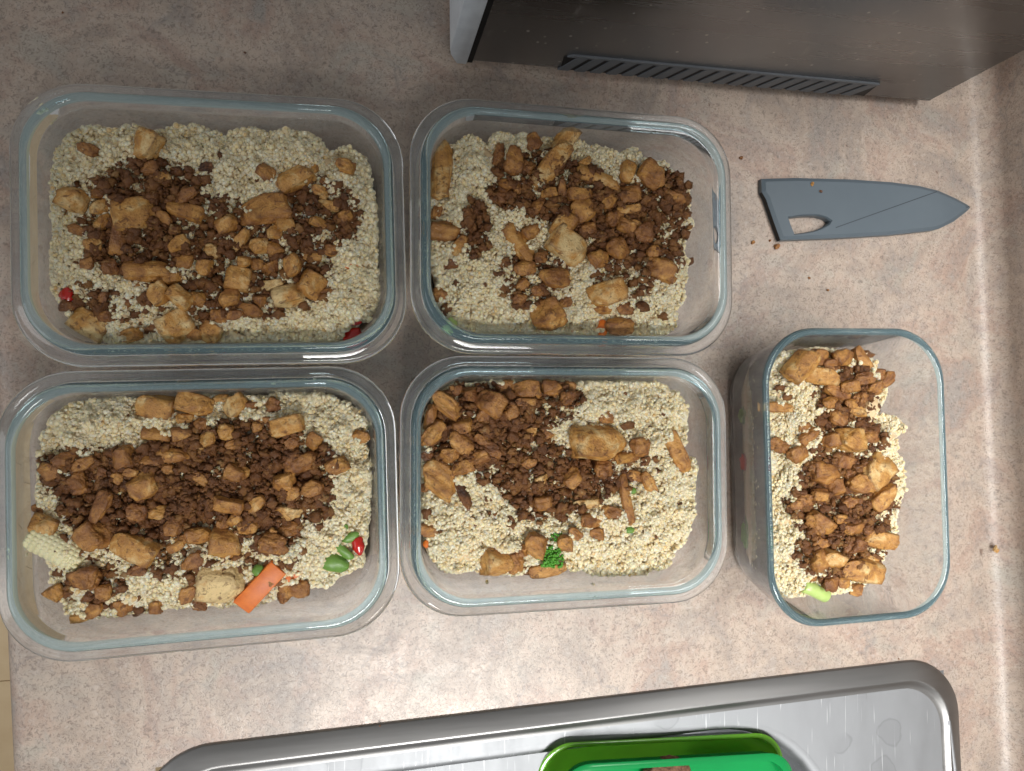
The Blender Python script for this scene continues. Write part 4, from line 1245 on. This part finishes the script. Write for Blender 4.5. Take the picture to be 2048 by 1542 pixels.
# ------------------------------------------------------------------ crumbs on the counter
def stray(label, px, py, size, tone, z=0.0, group=None):
    p = at(px, py, z + 0.04); s = size / 33.0
    o = bpy.data.objects.new('tofu_crumb', random.choice(PROTO['crumble'])); link(o)
    o.location = Vector((p.x, p.y, z + s * 0.28)) * U
    o.scale = (s, s * .8, s * .55)
    o.rotation_euler = (0, 0, random.uniform(0, 6))
    o.color = (tone, 0, 0, 1)
    tag(o, label, 'crumb', group)
for x, y, s, t in [(1553, 493, 15, .4), (1505, 485, 10, .34), (1655, 580, 7, .3), (1618, 556, 7, .2), (1540, 481, 6, .3), (1482, 316, 9, .18)]:
    stray('tiny brown tofu crumb lying on the counter near the knife guard', x, y, s, t, 0.0, 'crumbs on the counter near the knife guard')
stray('brown crumb lying on top of the knife guard', 1624, 368, 10, .45, 0.60)
stray('blackish flake lying on top of the knife guard', 1641, 383, 8, .02, 0.60)
stray('orange-brown crumb stuck at the foot of the backsplash', 1990, 1098, 18, .66, 0.35)
for x, y, s, t in [(490, 105, 5, .1), (125, 25, 4, .12)]:
    stray('dark speck of crumb on the counter beside the toaster oven', x, y, s, t, 0.0, 'dark specks near the toaster oven')
for x, y in [(1798, 1318), (1500, 1395), (760, 1452)]:
    stray('dark speck of crumb along the edge of the steel sink', x, y, 4, .1, 0.3 if y > 1380 else 0, 'dark specks along the sink edge')

# ------------------------------------------------------------------ green lids in the sink with a scrubber
def lids():
    z1 = 2.0
    pl, pr_ = at(1140, 1519, z1), at(1562, 1502, z1)
    e = (pr_ - pl).normalized(); rz = math.atan2(e.y, e.x)
    Lx = (pr_ - pl).length
    hx, hy = Lx / 2 + 0.8, 4.4
    c = (pl + pr_) / 2 + Vector((e.y, -e.x, 0)) * hy
    def lp(d, z, r=2.0): return [(x, y, z) for x, y in rrect(hx - d, hy - d, r - d * .3, 10, 4)]
    root = empty('plastic_lid', (c.x, c.y, 0), rz)
    root.rotation_euler = (math.radians(5), math.radians(2.0), rz)
    tag(root, 'bright green plastic lid turned upside down in the steel sink, holding a scrubber', 'plastic lid')
    v, f = loft([lp(0.45, 0.85), lp(0.22, 0.95), lp(0.10, 1.25), lp(0.06, 1.9), lp(0.30, 1.9), lp(0.36, 1.3), lp(0.5, 1.1), lp(0.9, 1.0)], True, True)
    make('tray', v, f, M['green'], root, angle=60)
    v, f = loft([lp(0.06, 1.86), lp(-0.12, 1.9), lp(-0.16, 1.96), lp(-0.12, 2.02), lp(0.28, 2.02), lp(0.30, 1.88)], closed=True)
    make('lip', v, f, M['green'], root, angle=60)
    low = empty('plastic_lid', (c.x - 0.25, c.y + 0.1, -0.9), rz)
    low.rotation_euler = (math.radians(3), math.radians(0.5), rz + 0.01)
    tag(low, 'yellow-green translucent plastic lid lying under the bright green lid', 'plastic lid')
    v, f = loft([lp(0.7, -0.3), lp(0.3, -0.2), lp(-0.05, 0.1), lp(-0.25, 0.9), lp(-0.38, 1.35), lp(-0.32, 1.45), lp(-0.2, 1.35), lp(0.1, 0.2), lp(0.6, 0.0)], True, True)
    make('tray', v, f, M['olive'], low, angle=60)
    v, f = loft([lp(-0.36, 1.36), lp(-0.52, 1.38), lp(-0.56, 1.44), lp(-0.50, 1.5), lp(-0.30, 1.48)], closed=True)
    make('lip', v, f, M['olive'], low, angle=60)
    p = at(1338, 1545, 2.0)
    bm = bmesh.new(); bmesh.ops.create_icosphere(bm, subdivisions=5, radius=0.5)
    for q in bm.verts:
        k = 1 + 0.12 * noise.noise(q.co * 3) + 0.09 * noise.noise(Vector((q.co.x * 26, q.co.y * 6, q.co.z * 9)))
        q.co = Vector((q.co.x * 3.3 * k, q.co.y * 2.6 * k, q.co.z * 1.7 * k))
    o = bm_obj('scrubber', bm, M['fibre'], None, (p.x, p.y - 0.5, 1.85), (0, 0, rz))
    tag(o, 'brown fibrous scrubber lying in the bright green lid', 'scrubber')
lids()
